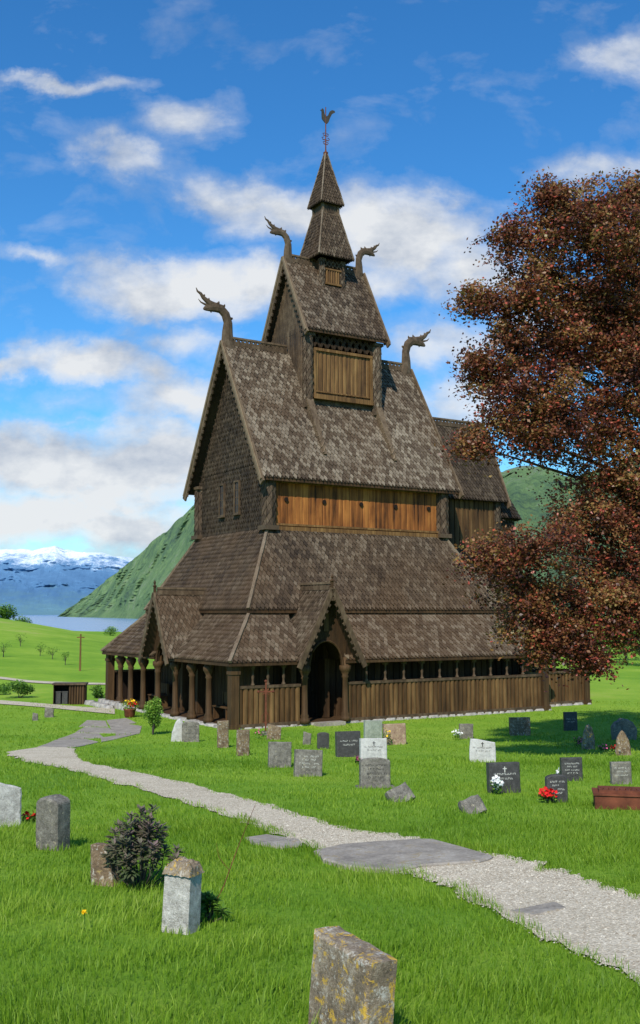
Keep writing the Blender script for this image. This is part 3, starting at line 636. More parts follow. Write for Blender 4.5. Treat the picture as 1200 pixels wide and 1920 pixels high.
# pebbles
NP=30000
k=np.minimum((rng.random(NP)**.7*150).astype(int),149); s=rng.random(NP); A=np.array(Lr);B=np.array(Ur); k2=rng.random(NP)
p=A[k]*(1-k2[:,None])+A[k+1]*k2[:,None]; q=B[k]*(1-k2[:,None])+B[k+1]*k2[:,None]
c=p+(q-p)*(s[:,None]*1.06-.03); c[:,2]=gz(c[:,0],c[:,1])+.018; r=rng.uniform(.004,.011,NP)*np.where(rng.random(NP)<.04,1.8,1)
od=np.array([[1,0,0],[-1,0,0],[0,1,0],[0,-1,0],[0,0,.5],[0,0,-.5]]); of=np.array([[0,2,4],[2,1,4],[1,3,4],[3,0,4]])
an=rng.random(NP)*6.28; ca,sa=np.cos(an),np.sin(an); jit=rng.uniform(.6,1.3,(NP,6,1))
O=od[None]*jit*r[:,None,None]; X=O[:,:,0]*ca[:,None]-O[:,:,1]*sa[:,None]; Y=O[:,:,0]*sa[:,None]+O[:,:,1]*ca[:,None]
vv=np.stack([X,Y,O[:,:,2]],-1)+c[:,None,:]; ff=(of[None]+np.arange(NP)[:,None,None]*6).reshape(-1,3)
mpb,nt,b=newmat('pebble_stone',.9,.15); nt.links.new(ramp(nt,tint(nt),[(0,(.24,.195,.14)),(.5,(.45,.395,.30)),(1,(.66,.61,.49))]),b.inputs['Base Color'])
o=npmesh('loose_gravel',vv.reshape(-1,3),ff,np.repeat(rng.random(NP),6),mpb); tag(o,'loose pebbles scattered on the gravel path','gravel',kind='stuff')
# ------------------------------------------------------------ gravestones
def outline(kind,w,h):
    a=w/2
    if kind=='flat': P=[(-a,0),(a,0),(a,h*.5),(a,h),(a*.3,h*1.0),(-a*.4,h*1.0),(-a,h),(-a,h*.5)]
    elif kind=='arch': P=[(-a,0),(a,0),(a,h*.45),(a,h*.88)]+[(a*math.cos(math.pi*i/8),h*.88+h*.12*math.sin(math.pi*i/8)) for i in range(1,8)]+[(-a,h*.88),(-a,h*.45)]
    elif kind=='slant': P=[(-a,0),(a,0),(a,h*.45),(a*.96,h*.86),(a*.3,h*.92),(-a*.4,h*.99),(-a*.92,h),(-a,h*.5)]
    elif kind=='point': P=[(-a,0),(a,0),(a*1.02,h*.35),(a*.85,h*.62),(a*.5,h*.85),(a*.1,h),(-a*.3,h*.93),(-a*.7,h*.7),(-a*.95,h*.4)]
    else: P=[(-a*.9,0),(a*.9,0),(a*1.03,h*.3),(a*.98,h*.62),(a*.75,h*.86),(a*.3,h*.98),(-a*.2,h),(-a*.7,h*.88),(-a*1.0,h*.6),(-a*1.02,h*.3)]
    return P
gloc=[]
def grave(px,py,wp,hp,kind,mat,label,yaw=0,tilt=0,roll=0,text=None,cross=False,th=.14,jit=.0,plinth=False):
    p=hit(px,py); k=(p.y)/F; w=wp*k; h=hp*k*1.0; th=th*min(1.3,max(.7,w/.5))
    root=empty('gravestone',(p.x,p.y,p.z-.03),R(yaw)); tag(root,label,'gravestone','gravestones in the churchyard')
    root.rotation_euler=(R(tilt),R(roll),R(yaw)); h+=.03; gloc.append((p.x,p.y,w))
    P=outline(kind,w,h); Q=[]; sd_=3 if jit>0 and hp>60 else 2
    for i,q in enumerate(P):
        r=P[(i+1)%len(P)]
        for u in range(sd_): Q.append((q[0]+(r[0]-q[0])*u/sd_,q[1]+(r[1]-q[1])*u/sd_))
    Q=[(x+random.uniform(-1,1)*jit*w,z+(random.uniform(-1,1)*jit*w if z>0 else 0)) for x,z in Q]
    bv=min(.015+jit*.25,.05); n=len(Q); cz=h/2; vs=[]
    for y,ins in ((-th/2,bv),(-th/2+bv*.8,0),(0,-jit*.3),(th/2-bv*.8,0),(th/2,bv)):
        for x,z in Q:
            sx_=(abs(x)-ins)/max(abs(x),1e-4) if abs(x)>ins else 1; 
            vs.append((x*sx_,y+random.uniform(-1,1)*jit*.25*th,z if z<.01 else z-ins*(1 if z>cz else 0)+random.uniform(-1,1)*jit*.15*w))
    mb=MB().add(vs,[(j*n+i,j*n+(i+1)%n,(j+1)*n+(i+1)%n,(j+1)*n+i) for j in range(4) for i in range(n)]+[tuple(range(n))[::-1],tuple(4*n+i for i in range(n))])
    mb.build('slab',M[mat],root)
    if text:
        t=MB(); y=-th/2-.004
        rows={1:[.62],2:[.62,.48],3:[.72,.58,.42],4:[.74,.62,.48,.36]}[text[1]]
        for ri,rz in enumerate(rows):
            ww=w*.7*(1 if ri%2==0 else .7); x=-ww/2; s=h*.055
            while x<ww/2:
                l=s*random.uniform(.5,.8)
                if random.random()>.14:
                    z=h*rz
                    t.box((x,y,z),(x+l*.28,y+.006,z+s))
                    if random.random()>.6: t.box((x+l*.28,y+.0005,z+s*.75),(x+l,y+.0055,z+s))
                    elif random.random()>.3: t.box((x+l*.3,y+.0005,z),(x+l,y+.0055,z+s*.25))
                x+=l+s*.3
        t.build('inscription',M[text[0]],root)
    if cross:
        t=MB(); y=-th/2-.005; z=h*.8; s=h*.13
        t.box((-s*.12,y,z-s*.8),(s*.12,y+.007,z+s*.6)); t.box((-s*.5,y-.001,z),(s*.5,y+.006,z+s*.2)); t.build('cross_mark',M[text[0] if text else 'ink_d'],root)
    if plinth: MB().box((-w*.6,-th*.9,-.05),(w*.6,th*.9,.07)).build('plinth',M['grey'],root)
    return root
G=grave
G(333,1390,24,42,'point','white','narrow pale pointed gravestone beside the climbing green shrub',10,0,4,jit=.02)
G(357,1391,32,37,'arch','grey','low grey gravestone with dark inscription just right of the pale pointed one',8,-3,0,('ink_d',3))
G(418,1402,21,49,'flat','brownst','slim upright brown gravestone in front of the church corner post',25,-2,0,jit=.01)
G(455,1417,24,47,'flat','brownst','slim dark brown gravestone left of the rusty iron cross',28,-3,2,jit=.01)
G(513,1387,26,27,'slant','brownst','small squat brown gravestone right of the rusty iron cross',10,-4,3,jit=.02)
G(524,1439,42,46,'flat','grey','plain grey gravestone third from the left in the lower row',14,-5,2,jit=.008)
G(577,1456,52,48,'flat','grey','leaning dark grey gravestone with four lines of carved text',16,-8,4,('ink_w',4),th=.12)
G(575,1396,15,23,'slant','grey','tiny grey marker stone left of the portal post',5,0,3,jit=.02)
G(606,1404,22,30,'arch','blackst','small dark upright stone below the arched portal',12,-2,0)
G(653,1419,46,46,'flat','blackst','dark slate gravestone behind the white cross-marked stone',16,-4,0,('ink_w',2))
G(699,1388,34,36,'flat','green','pale green-grey gravestone close to the church wall',20,-3,2,jit=.006)
G(740,1396,42,38,'flat','red','reddish lichen-spotted gravestone close to the church wall',14,-3,-1,jit=.015)
G(700,1427,50,41,'flat','white','white gravestone with cross and dark lettering in the lawn centre',12,-6,1,('ink_d',2),True,th=.12)
G(703,1477,56,54,'arch','grey','large grey arched gravestone directly in front of the white cross-marked one',10,-6,1,('ink_d',4),plinth=True)
G(760,1503,44,30,'flat','grey','small grey slab lying tilted in the grass right of the arched stone',28,-38,-20,th=.2,jit=.02)
G(874,1385,26,27,'flat','grey','small dark grey stone near the church wall beside white flowers',10,-3,1,jit=.01)
G(905,1429,48,42,'slant','white','white gravestone with dark cross standing alone on the right lawn',-6,-3,0,('ink_d',2),True,th=.12)
G(975,1379,38,33,'flat','brownst','wide brown-grey gravestone below the end of the nave wall',5,-4,0,('ink_d',3),jit=.006)
G(945,1486,60,54,'flat','blackst','broad black gravestone with pale lettering and white flowers at its foot',12,-4,0,('ink_w',2),True)
G(895,1525,40,30,'flat','grey','small rough grey stone lying low left of the broad black gravestone',24,-38,-16,th=.22,jit=.03)
G(1044,1504,40,50,'arch','blackst','glossy black gravestone with white lettering and red flowers at its foot',10,-2,0,('ink_w',4))
G(1072,1464,40,42,'flat','blackst','dark gravestone with white flowers standing behind the glossy black one',8,-3,0,('ink_w',4))
G(1070,1370,25,34,'flat','blackst','small black gravestone nearest the end of the church',8,-2,0,('ink_w',2))
G(1103,1405,24,46,'point','lichen','tall pointed lichen-covered stone with pink flowers beside it',5,-3,2,jit=.025)
G(1170,1387,44,38,'round','grey','dark rounded boulder gravestone in the beech shade',0,-2,0,jit=.03,th=.25)
G(1169,1416,28,44,'point','brownst','brown pointed stone with red flowers below the rounded boulder',5,-3,-2,jit=.03)
G(1165,1470,38,40,'flat','grey','grey inscribed gravestone just above the rusty grave frame',8,-3,0,('ink_w',3))
G(92,1345,16,18,'slant','grey','tiny grey stone in the grass left of the flagstone walk',10,0,0,jit=.02)
G(66,1351,10,14,'slant','grey','leftmost of the two tiny far stones left of the flagstone walk',10,0,0,jit=.02)
G(6,1550,60,80,'slant','granite','pale granite gravestone cut off by the left photo edge',28,-6,2,th=.16,jit=.012)
G(99,1592,52,96,'arch','grey','dark grey streaked gravestone second from the left edge',-28,3,2,th=.3,jit=.012)
G(200,1658,46,72,'slant','brownst','short brown lichened stone leaning beside the dark rosette bush',-20,-8,-8,th=.26,jit=.02)
G(652,1950,186,168,'flat','lichen','thick lichen-spotted granite block at the bottom of the photo',-58,-3,3,th=.175,jit=.009)
# pillar stone
p=hit(338,1746); pr=empty('gravestone',(p.x,p.y,p.z-.04),R(-22)); tag(pr,'square pale granite pillar stone with rough hipped top in the foreground','gravestone','gravestones in the churchyard'); pr.rotation_euler=(R(-1),R(2),R(-22)); gloc.append((p.x,p.y,.25))
def sqr(s,z,d=0): return [(-s,-s*.8,z),(s,-s*.8,z),(s,s*.8,z),(-s,s*.8,z)]
k=p.y/F; s=27*k; h=116*k
mb=MB(); vs=sqr(s*1.02,0)+sqr(s,h*.5)+sqr(s*.98,h); mb.add(vs,[(i*4+j,i*4+(j+1)%4,(i+1)*4+(j+1)%4,(i+1)*4+j) for i in range(2) for j in range(4)]+[(8,9,10,11)]); mb.build('shaft',M['granite'],pr)
mb=MB(); Kk=13; vs=[]
for i in range(Kk):
    for j in range(Kk):
        x=(i/(Kk-1)*2-1);y=(j/(Kk-1)*2-1); e=max(abs(x),abs(y))
        z=h+5*k+min(1,(1-e)*2.2)*15*k+random.uniform(-1,1)*3.4*k
        if e>.99: z=h-.014+random.uniform(0,.01)
        r_x=1.15 if e<.99 else 1.1
        vs.append((x*s*r_x+random.uniform(-1,1)*k,y*s*.98+random.uniform(-1,1)*k,z))
fs=[(i*Kk+j,(i+1)*Kk+j,(i+1)*Kk+j+1,i*Kk+j+1) for i in range(Kk-1) for j in range(Kk-1)]; mb.add(vs,fs)
mb.build('rough_cap',M['lichen'],pr)
p=hit(1180,1515); fr_=empty('grave_frame',(p.x,p.y,p.z),R(-12)); tag(fr_,'low rusty iron grave enclosure at the right photo edge','grave frame')
w,d,h=.95,.5,.30
b=MB(); b.box((-w/2,-d/2,0),(w/2,-d/2+.04,h*.66)); b.box((-w/2,d/2-.04,0),(w/2,d/2,h*.66)); b.box((-w/2,-d/2+.04,0),(-w/2+.04,d/2-.04,h*.66)); b.box((w/2-.04,-d/2+.04,0),(w/2,d/2-.04,h*.66)); b.build('side_panel',M['rust'],fr_)
b=MB(); b.box((-w/2-.02,-d/2-.02,h*.66),(w/2+.02,d/2+.02,h*.74)); b.box((-w/2+.06,-d/2+.05,h*.74),(w/2-.06,d/2-.05,h*.88)); b.build('stepped_lid',M['rust'],fr_)
b=MB()
for i in range(11):
    x=-w/2+.09+i*.075; b.tube([(x,-d/2+.06,h*.85),(x+.02,-d/2+.12,h*.98),(x+.04,-d/2+.14,h*.86)],[.009]*3,4)
b.build('cresting',M['rust'],fr_)
p=hit(498,1378); cr=empty('iron_cross',(p.x,p.y,p.z),R(10)); tag(cr,'tall thin rusty ornamental iron cross against the church wall','cross')
MB().box((-.12,-.1,-.05),(.12,.1,.12)).build('base_stone',M['grey'],cr)
b=MB(); b.bar((0,0,.1),(0,0,1.72),.05,.04,up=(0,1,0)); b.bar((-.24,0,1.38),(.24,0,1.38),.045,.04); 
for x,z in ((-.24,1.38),(.24,1.38),(0,1.72)):
    b.lathe([(.0,-.05),(.05,-.02),(.05,.02),(0,.05)],(x,0,z),6)
for a in range(4):
    an=math.pi/4+a*math.pi/2; b.bar((0,0,1.38),(math.cos(an)*.14,0,1.38+math.sin(an)*.14),.02,.02,up=(0,1,0))
for sx_ in (-1,1): b.tube([(0,0,.35),(sx_*.12,0,.45),(sx_*.12,0,.6),(0,0,.75)],[.014]*4,5)
b.build('cross_bar',M['rust'],cr)
# ------------------------------------------------------------ leaves machinery
def leafcloud(name,C,size,tv,mat,parent=None,asp=.6,up=.4,nrm=None):
    n=len(C); d=rng.normal(size=(n,3)); d[:,2]*=.6; d/=np.linalg.norm(d,axis=1)[:,None]
    u=rng.normal(size=(n,3)); u[:,2]+=up*2; 
    if nrm is not None: u=u*.8+nrm
    s=np.cross(d,u); s/=np.linalg.norm(s,axis=1)[:,None]+1e-9
    sz=size*rng.uniform(.6,1.25,n) if np.isscalar(size) else size
    a=d*(sz/2)[:,None]; b=s*(sz*asp/2)[:,None]
    v=np.stack([C-a,C+b-a*.1,C+a,C-b-a*.1],1).reshape(-1,3); f=(np.arange(n)[:,None]*4+np.arange(4)[None])
    return npmesh(name,v,f,np.repeat(tv,4),mat,parent)
def sph(n,flat=1):
    p=rng.normal(size=(n,3)); p/=np.linalg.norm(p,axis=1)[:,None]; p*=(rng.random(n)**.45)[:,None]; p[:,2]*=flat; return p
# ------------------------------------------------------------ copper beech
tx,ty=9.9,25.5; tz=float(gz(tx,ty))
beech=empty('copper_beech_tree',(tx,ty,tz)); tag(beech,'large copper beech with dark red and bronze leaves filling the right side','tree')
lobes=[(1110,420,118,86,24),(1185,365,88,54,25),(1180,470,85,95,25.5),(1042,412,64,62,24.5),(1030,365,36,36,24.5),(955,447,46,30,24.5),(1012,498,80,56,24.5),(970,562,90,54,24),(1080,580,124,104,25),(1185,590,85,115,25),(952,638,76,54,24.5),(1050,680,106,80,24.8),(945,720,66,56,24),(1060,770,98,88,24),(942,800,62,46,23.8),(1160,800,95,105,25),(1012,790,60,60,24.2),(1170,700,95,115,25),(1130,900,78,90,25),(1190,950,65,95,25),(1005,1028,104,36,23.5),(920,1042,62,28,23.2),(1110,1008,104,74,25),(1180,1060,85,85,25),(982,1100,80,54,24),(1085,1138,100,68,24.5),(1165,1150,70,70,24.5),(1070,1200,78,40,24),(988,1160,56,44,24),(898,560,30,16,24),(903,680,26,16,24),(892,836,30,14,23.8),(1010,1215,34,22,24),(1110,1235,30,20,24),
 (1320,430,150,140,26),(1330,680,170,160,26),(1320,930,150,160,25),(1430,560,160,200,26),(1430,850,170,180,26),(1300,600,160,200,29),(1250,800,120,150,28.5),(1200,560,120,140,28)]
Cs=[];Ts=[];Ns=[]; limbs=MB()
trunk=[V((0,0,-.2)),V((.05,.1,1.5)),V((-.1,0,4)),V((-.2,0,7)),V((-.1,0,10)),V((-.2,0,12.6))]
MB().tube(trunk,[.62,.42,.36,.28,.18,.05],12).build('trunk',M['bark'],beech,True)
for li,(px,py,rx,ry,Y) in enumerate(lobes):
    c=at(px,py,Y); k=Y/F; rX=rx*k; rZ=ry*k; rY=rX*.85
    base=V((-.15,0,max(2.2,min(11.5,(c.z-tz)*.75)))); cc=c-V((tx,ty,tz)); mid=(base+cc)/2+V((0,.9,.3))
    limbs.tube([base,mid,cc],[.09,.045,.014],6)
    vis=px<1240
    nc=int(9+21*rX*rZ) if vis else int(5+5*rX*rZ)
    lt=rng.uniform(-.12,.16)
    for ci in range(nc):
        d=sph(1)[0]
        if vis and ci%4==0: d/=np.linalg.norm(d)/rng.uniform(.92,1.08)
        q=np.array(c)+d*np.array([rX,rY,rZ])
        rr=np.linalg.norm(d); outw=d/(rr+1e-6)
        limbs.tube([cc,(cc+V(q)-V((tx,ty,tz)))/2+V((0,0,.12)),V(q)-V((tx,ty,tz))],[.014,.008,.004],4)
        big_=ci%4!=0
        n=int(rng.integers(180,280)) if big_ else int(rng.integers(80,130)); R_=rng.uniform(.28,.5) if big_ else rng.uniform(.17,.3)
        o=sph(n,.85)*R_
        ex=outw*np.array([1,1,.3])+rng.normal(size=3)*.35; ex[2]-=.25; ex/=np.linalg.norm(ex); al=rng.normal(0,.22 if big_ else .26,n); o+=np.outer(al,ex); o[:,2]-=.22*(o[:,0]**2+o[:,1]**2)+.10*np.abs(al)
        pts=q+o
        base_t=rng.uniform(.05,.9)+lt
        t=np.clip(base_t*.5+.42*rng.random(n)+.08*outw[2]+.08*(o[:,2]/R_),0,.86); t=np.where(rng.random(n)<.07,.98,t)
        Cs.append(pts);Ts.append(t); Ns.append(np.tile(outw*.8+np.array([0,-.2,.35]),(n,1)))
C=np.concatenate(Cs);T_=np.concatenate(Ts);NN=np.concatenate(Ns)
limbs.build('branches',M['bark'],beech,True)
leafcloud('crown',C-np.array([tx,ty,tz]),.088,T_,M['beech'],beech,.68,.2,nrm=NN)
print('beech leaves',len(C))
# ------------------------------------------------------------ other vegetation
def tree(p,h,r,mat,label,name='leafy_tree',n=2500,ls=.3,trunkh=.35,group=None,flat=.9,cat='tree',blobs=9):
    o=empty(name,p); tag(o,label,cat,group)
    t=MB().tube([(0,0,-.2),(0.02*h,0,h*trunkh),(0,0,h*.8)],[h*.035,h*.022,h*.006],6)
    P=[]
    for b in range(blobs):
        d=sph(1)[0]; c=np.array([d[0]*r*.75,d[1]*r*.75,h*(trunkh+1)/2+d[2]*h*(1-trunkh)*.42]); t.tube([(0,0,h*trunkh*.9),tuple(c)],[h*.012,h*.004],4)
        P.append(c+sph(n//blobs,flat)*r*rng.uniform(.35,.6))
    t.build('trunk',M['bark'],o); P=np.concatenate(P); P[:,2]=np.maximum(P[:,2],.02)
    leafcloud('crown',P,ls,np.clip(.25+.5*(P[:,2]/h)+rng.uniform(-.3,.3,len(P)),0,1),M[mat],o,.7)
    return o
def bush(px,py,wp,hp,mat,label,n=900,ls=.05,name='green_shrub',cat='shrub',group=None,Y=None):
    p=hit(px,py) if Y is None else V((at(px,py,Y).x,Y,float(gz(at(px,py,Y).x,Y)))); k=p.y/F; w=wp*k/2; h=hp*k
    o=empty(name,p); tag(o,label,cat,group); P=[]
    for b in range(9):
        d=sph(1)[0]; P.append(np.array([d[0]*w*.6,d[1]*w*.6,h*.5+d[2]*h*.38])+sph(n//9)*np.array([w*.45,w*.45,h*.22]))
    P=np.concatenate(P); P[:,2]=np.maximum(P[:,2],.01)
    leafcloud('foliage',P,ls,np.clip(.2+.6*P[:,2]/h+rng.uniform(-.3,.3,len(P)),0,1),M[mat],o,.6)
    s=MB()
    for i in range(7): s.tube([(0,0,-.05),tuple(P[i*9]*.6),tuple(P[i*9])],[.02*max(1,h),.012*max(1,h),.004],4)
    s.build('stem',M['bark'],o); return o
bush(286,1378,48,74,'leafl','bright green climbing shrub growing against the gallery corner of the flower tub',1900,.085)
p=hit(243,1345); o=empty('flower_tub',p); tag(o,'planted tub of yellow and red flowers beside the open gallery','flower pot')
MB().lathe([(.16,0),(.2,.05),(.22,.26),(.25,.3),(.25,.33),(.21,.33)],n=14).build('tub',M['rust'],o,True)
P=np.array([0,0,.45])+sph(350)*np.array([.36,.3,.24]); leafcloud('foliage',P,.07,rng.random(350),M['leafl'],o)
P=np.array([0,0,.58])+sph(50)*np.array([.3,.25,.16]); leafcloud('blossoms',P,.11,rng.random(50),M['fyel'],o,.9)
P=np.array([.15,-.1,.5])+sph(30)*np.array([.25,.2,.14]); leafcloud('red_blossoms',P,.1,rng.random(30),M['fred'],o,.9)
def flowers(px,py,wp,hp,m,label,n=26):
    p=hit(px,py); k=p.y/F; w=wp*k/2; h=hp*k; o=empty('flower_clump',p); tag(o,label,'flowers')
    leafcloud('leaves',np.array([0,0,h*.45])+sph(120)*np.array([w,w*.8,h*.45]),.05,rng.random(120),M['leaf'],o)
    leafcloud('blossoms',np.array([0,-.02,h*.75])+sph(n)*np.array([w,w*.8,h*.4]),.06,rng.random(n),M[m],o,.9)
flowers(1027,1506,36,26,'fred','red flowers at the foot of the glossy black gravestone',80)
flowers(931,1490,24,30,'fwhite','white flowers at the foot of the broad black gravestone',60)
flowers(1055,1460,28,18,'fwhite','white flowers beside the dark gravestone behind the glossy black one',34)
flowers(858,1387,22,18,'fwhite','white flowers left of the small dark grey stone by the wall',34)
flowers(1085,1402,20,20,'fpink','pink flowers left of the pointed lichen-covered stone')
flowers(1155,1414,24,18,'fred','red flowers left of the brown pointed stone',34)
flowers(725,1398,22,30,'fyel','yellow flowers growing against the reddish gravestone',14)
flowers(672,1434,14,14,'fpink','tiny purple-pink flowers left of the white cross-marked gravestone',16)
flowers(55,1545,32,20,'fred','dark red flowers between the two leftmost foreground gravestones',20)
flowers(1132,1410,20,14,'fpink','pink flowers between the two pointed stones',16)
flowers(488,1386,26,20,'fpink','small pink flowers at the foot of the rusty iron cross',16)
p=hit(157,1745); o=empty('dandelion',p); tag(o,'single yellow dandelion in the foreground grass','flower')
MB().tube([(0,0,0),(.005,0,.08),(0,0,.12)],[.003]*3,5).build('stem',M['leaf'],o); leafcloud('blossom',np.array([0,0,.125])+sph(50,.5)*.02,.026,rng.random(50),M['fyel'],o,.5)
def rosette(px,py,wp,hp,label,ns=46,lw=.013,L0=.085,m='darkbush'):
    p=hit(px,py); k=p.y/F; w=wp*k/2; h=hp*k; o=empty('rosette_bush' if m=='darkbush' else 'leafy_plant',p); tag(o,label,'shrub'); st=MB(); vs=[];tv=[]
    for i in range(ns):
        a=random.uniform(0,2*math.pi); q_=math.sqrt(random.random()); rr=q_*w*.94; top=V((math.cos(a)*rr,math.sin(a)*rr,h*math.sqrt(max(.08,1-.82*q_*q_))*random.uniform(.70,1.02)))
        b0=V((math.cos(a)*rr*.25,math.sin(a)*rr*.25,0)); m_=(b0+top)/2+V((math.cos(a)*rr*.25,math.sin(a)*rr*.25,-.02)); st.tube([b0,m_,top],[.007,.006,.004],5)
        ax=((top-m_).normalized()*.8+V((0,-.1,.3))).normalized(); base_=random.uniform(0,.3)
        for kk in range(38):
            f_=random.random()**.45; c=m_.lerp(top,f_); an=kk*2.4; s1=ax.orthogonal().normalized(); s2=ax.cross(s1); rd=s1*math.cos(an)+s2*math.sin(an)
            l=L0*random.uniform(.6,1.2)*(1 if f_<.9 else .8); d=(rd+ax*(.1+.7*f_**3)).normalized(); sd=d.cross(ax).normalized()*lw
            dr=V((0,0,-.2*l)) if f_<.85 else V((0,0,0))
            vs+= [c-sd*.4,c+d*l*.55-sd,c+d*l+dr,c+d*l*.55+sd]; tv+=[min(1,base_+.45*f_+random.uniform(0,.35))]*4
    st.build('stem',M['bark'],o); vv=np.array([tuple(v) for v in vs]); npmesh('foliage',vv,np.arange(len(vv)).reshape(-1,4),np.array(tv),M[m],o)
rosette(263,1664,146,148,'dark spiky rosette bush between the brown stone and the granite pillar',44)
rosette(392,1728,56,50,'low green plant growing right of the granite pillar stone',10,.009,.08,'leaf')
p=hit(388,1725); o=empty('bare_twig',p); tag(o,'thin bare reddish twig rising behind the granite pillar','plant'); k=p.y/F
MB().tube([(0,0,0),(30*k,0,60*k),(52*k,.05,120*k),(85*k,.1,200*k)],[.005,.004,.003,.0015],5).tube([(40*k,.02,85*k),(20*k,.02,110*k),(15*k,.02,135*k)],[.002,.0018,.001],4).build('stem',M['rust'],o)
def T(px,py,Y,h,r,mat,label,**kw):
    q=at(px,py,Y); return tree(V((q.x,Y,float(gz(q.x,Y)))),h,r,mat,label,**kw)
gp='small orchard trees in the meadow'
for i,(px,py,h,l) in enumerate([(6,1232,1.2,'leftmost small orchard tree in the meadow'),(38,1212,1.2,'small orchard tree highest on the left meadow'),(75,1230,1.0,'small orchard tree right of the highest meadow tree'),(98,1236,1.0,'fourth small orchard tree from the left'),(122,1247,.9,'orchard tree just left of the wooden pole')]):
    q=hit(px,py); tree(q,h,h*.6,'leaf',l,'orchard_tree',150,.09,.3,gp,blobs=7)
T(10,1170,230,4.6,3.2,'leaf','dark green tree against the fjord at the left photo edge',n=1800,ls=.4,trunkh=.1); T(45,1170,240,2.2,2.8,'leaf','low dark green tree right of the leftmost fjord-side tree',n=1000,ls=.35,trunkh=.1)
T(207,1180,200,2.0,1.6,'leafl','small bush-like tree beside the fjord near the gallery eave',n=700,ls=.25,trunkh=.1)
bush(35,1305,80,36,'leaf','tangled green hedge bush left of the small bin shed',1100,.12,Y=50); bush(182,1312,44,26,'leaf','low green bush right of the small bin shed',600,.1,Y=50); bush(0,1300,40,26,'leafl','pale green bush at the left edge behind the road',500,.1,Y=52)
p=hit(150,1258); o=empty('wooden_pole',p); tag(o,'thin pale wooden pole standing in the meadow','pole'); MB().lathe([(.07,0),(.05,2.4)],n=8).build('shaft',M['tan'],o); MB().box((-.25,-.03,2.15),(.25,.03,2.22)).build('crossarm',M['tan'],o)
p=hit(131,1320); o=empty('bin_shed',p,R(6)); tag(o,'small dark wooden bin shed with flat roof beside the gravel road','shed')
mb=MB(); planks(mb,(-.66,.35),(-.66,-.3),0,.86,.12); planks(mb,(.66,-.3),(.66,.35),0,.86,.12); planks(mb,(.66,.35),(-.66,.35),0,.86,.12); planks(mb,(-.02,-.3),(.66,-.3),0,.86,.12); mb.build('wall',M['wall'],o)
MB().box((-.74,-.42,.86),(.74,.42,.93)).build('roof',M['trim'],o)
for x in (-.5,-.2):
    b=MB().box((-.12,-.12,0),(.12,.12,.5)); b.box((-.14,-.14,.5),(.14,.14,.56)); bo=b.build('waste_bin',M['blackst']); bo.location=(p.x+x*math.cos(R(6)),p.y+x*math.sin(R(6)),p.z+.01); tag(bo,'dark waste bin inside the shed, %s of the two'%('left' if x<-.3 else 'right'),'bin','waste bins in the shed')
for i,(px,Y,h,r,mt,l) in enumerate([(1105,95,4.2,2.2,'leaf','dark green tree behind the chancel end'),(1140,85,3.6,2.0,'leafl','pale green tree under the beech, left one'),(1172,90,4.2,2.2,'leaf','mid green tree under the beech between paler ones'),(1205,80,4.4,2.2,'leafl','pale green tree cut by the right photo edge'),(1250,85,6,3,'leaf','green tree outside the right side of the lawn'),(1078,120,2.0,1.8,'leafl','low pale green tree below the white house')]):
    T(px,1200,Y,h,r,mt,l,n=1600,ls=.2,trunkh=.15,group='trees beyond the right field')
q=at(1072,1180,150); o=empty('white_house',V((q.x,150,float(gz(q.x,150)))),R(15)); tag(o,'small white house glimpsed beyond the field under the beech','house')
MB().box((-1.8,-1.6,0),(1.8,1.6,2.6)).prism([(-1.6,2.6),(1.6,2.6),(0,4.0)],lambda x,d,z:(d,x,z),-1.8,1.8).build('wall',M['white'],o); b=MB(); b.bar((-2.,-.88,3.35),(2.,-.88,3.35),2.3,.12,up=(0,-.66,.75)); b.bar((-2.,.88,3.35),(2.,.88,3.35),2.3,.12,up=(0,.66,.75)); b.build('roof',M['blackst'],o)
for x in (-1.2,.4): MB().box((x,-1.64,1),(x+.6,-1.61,1.9)).build('window',M['glass'],o)
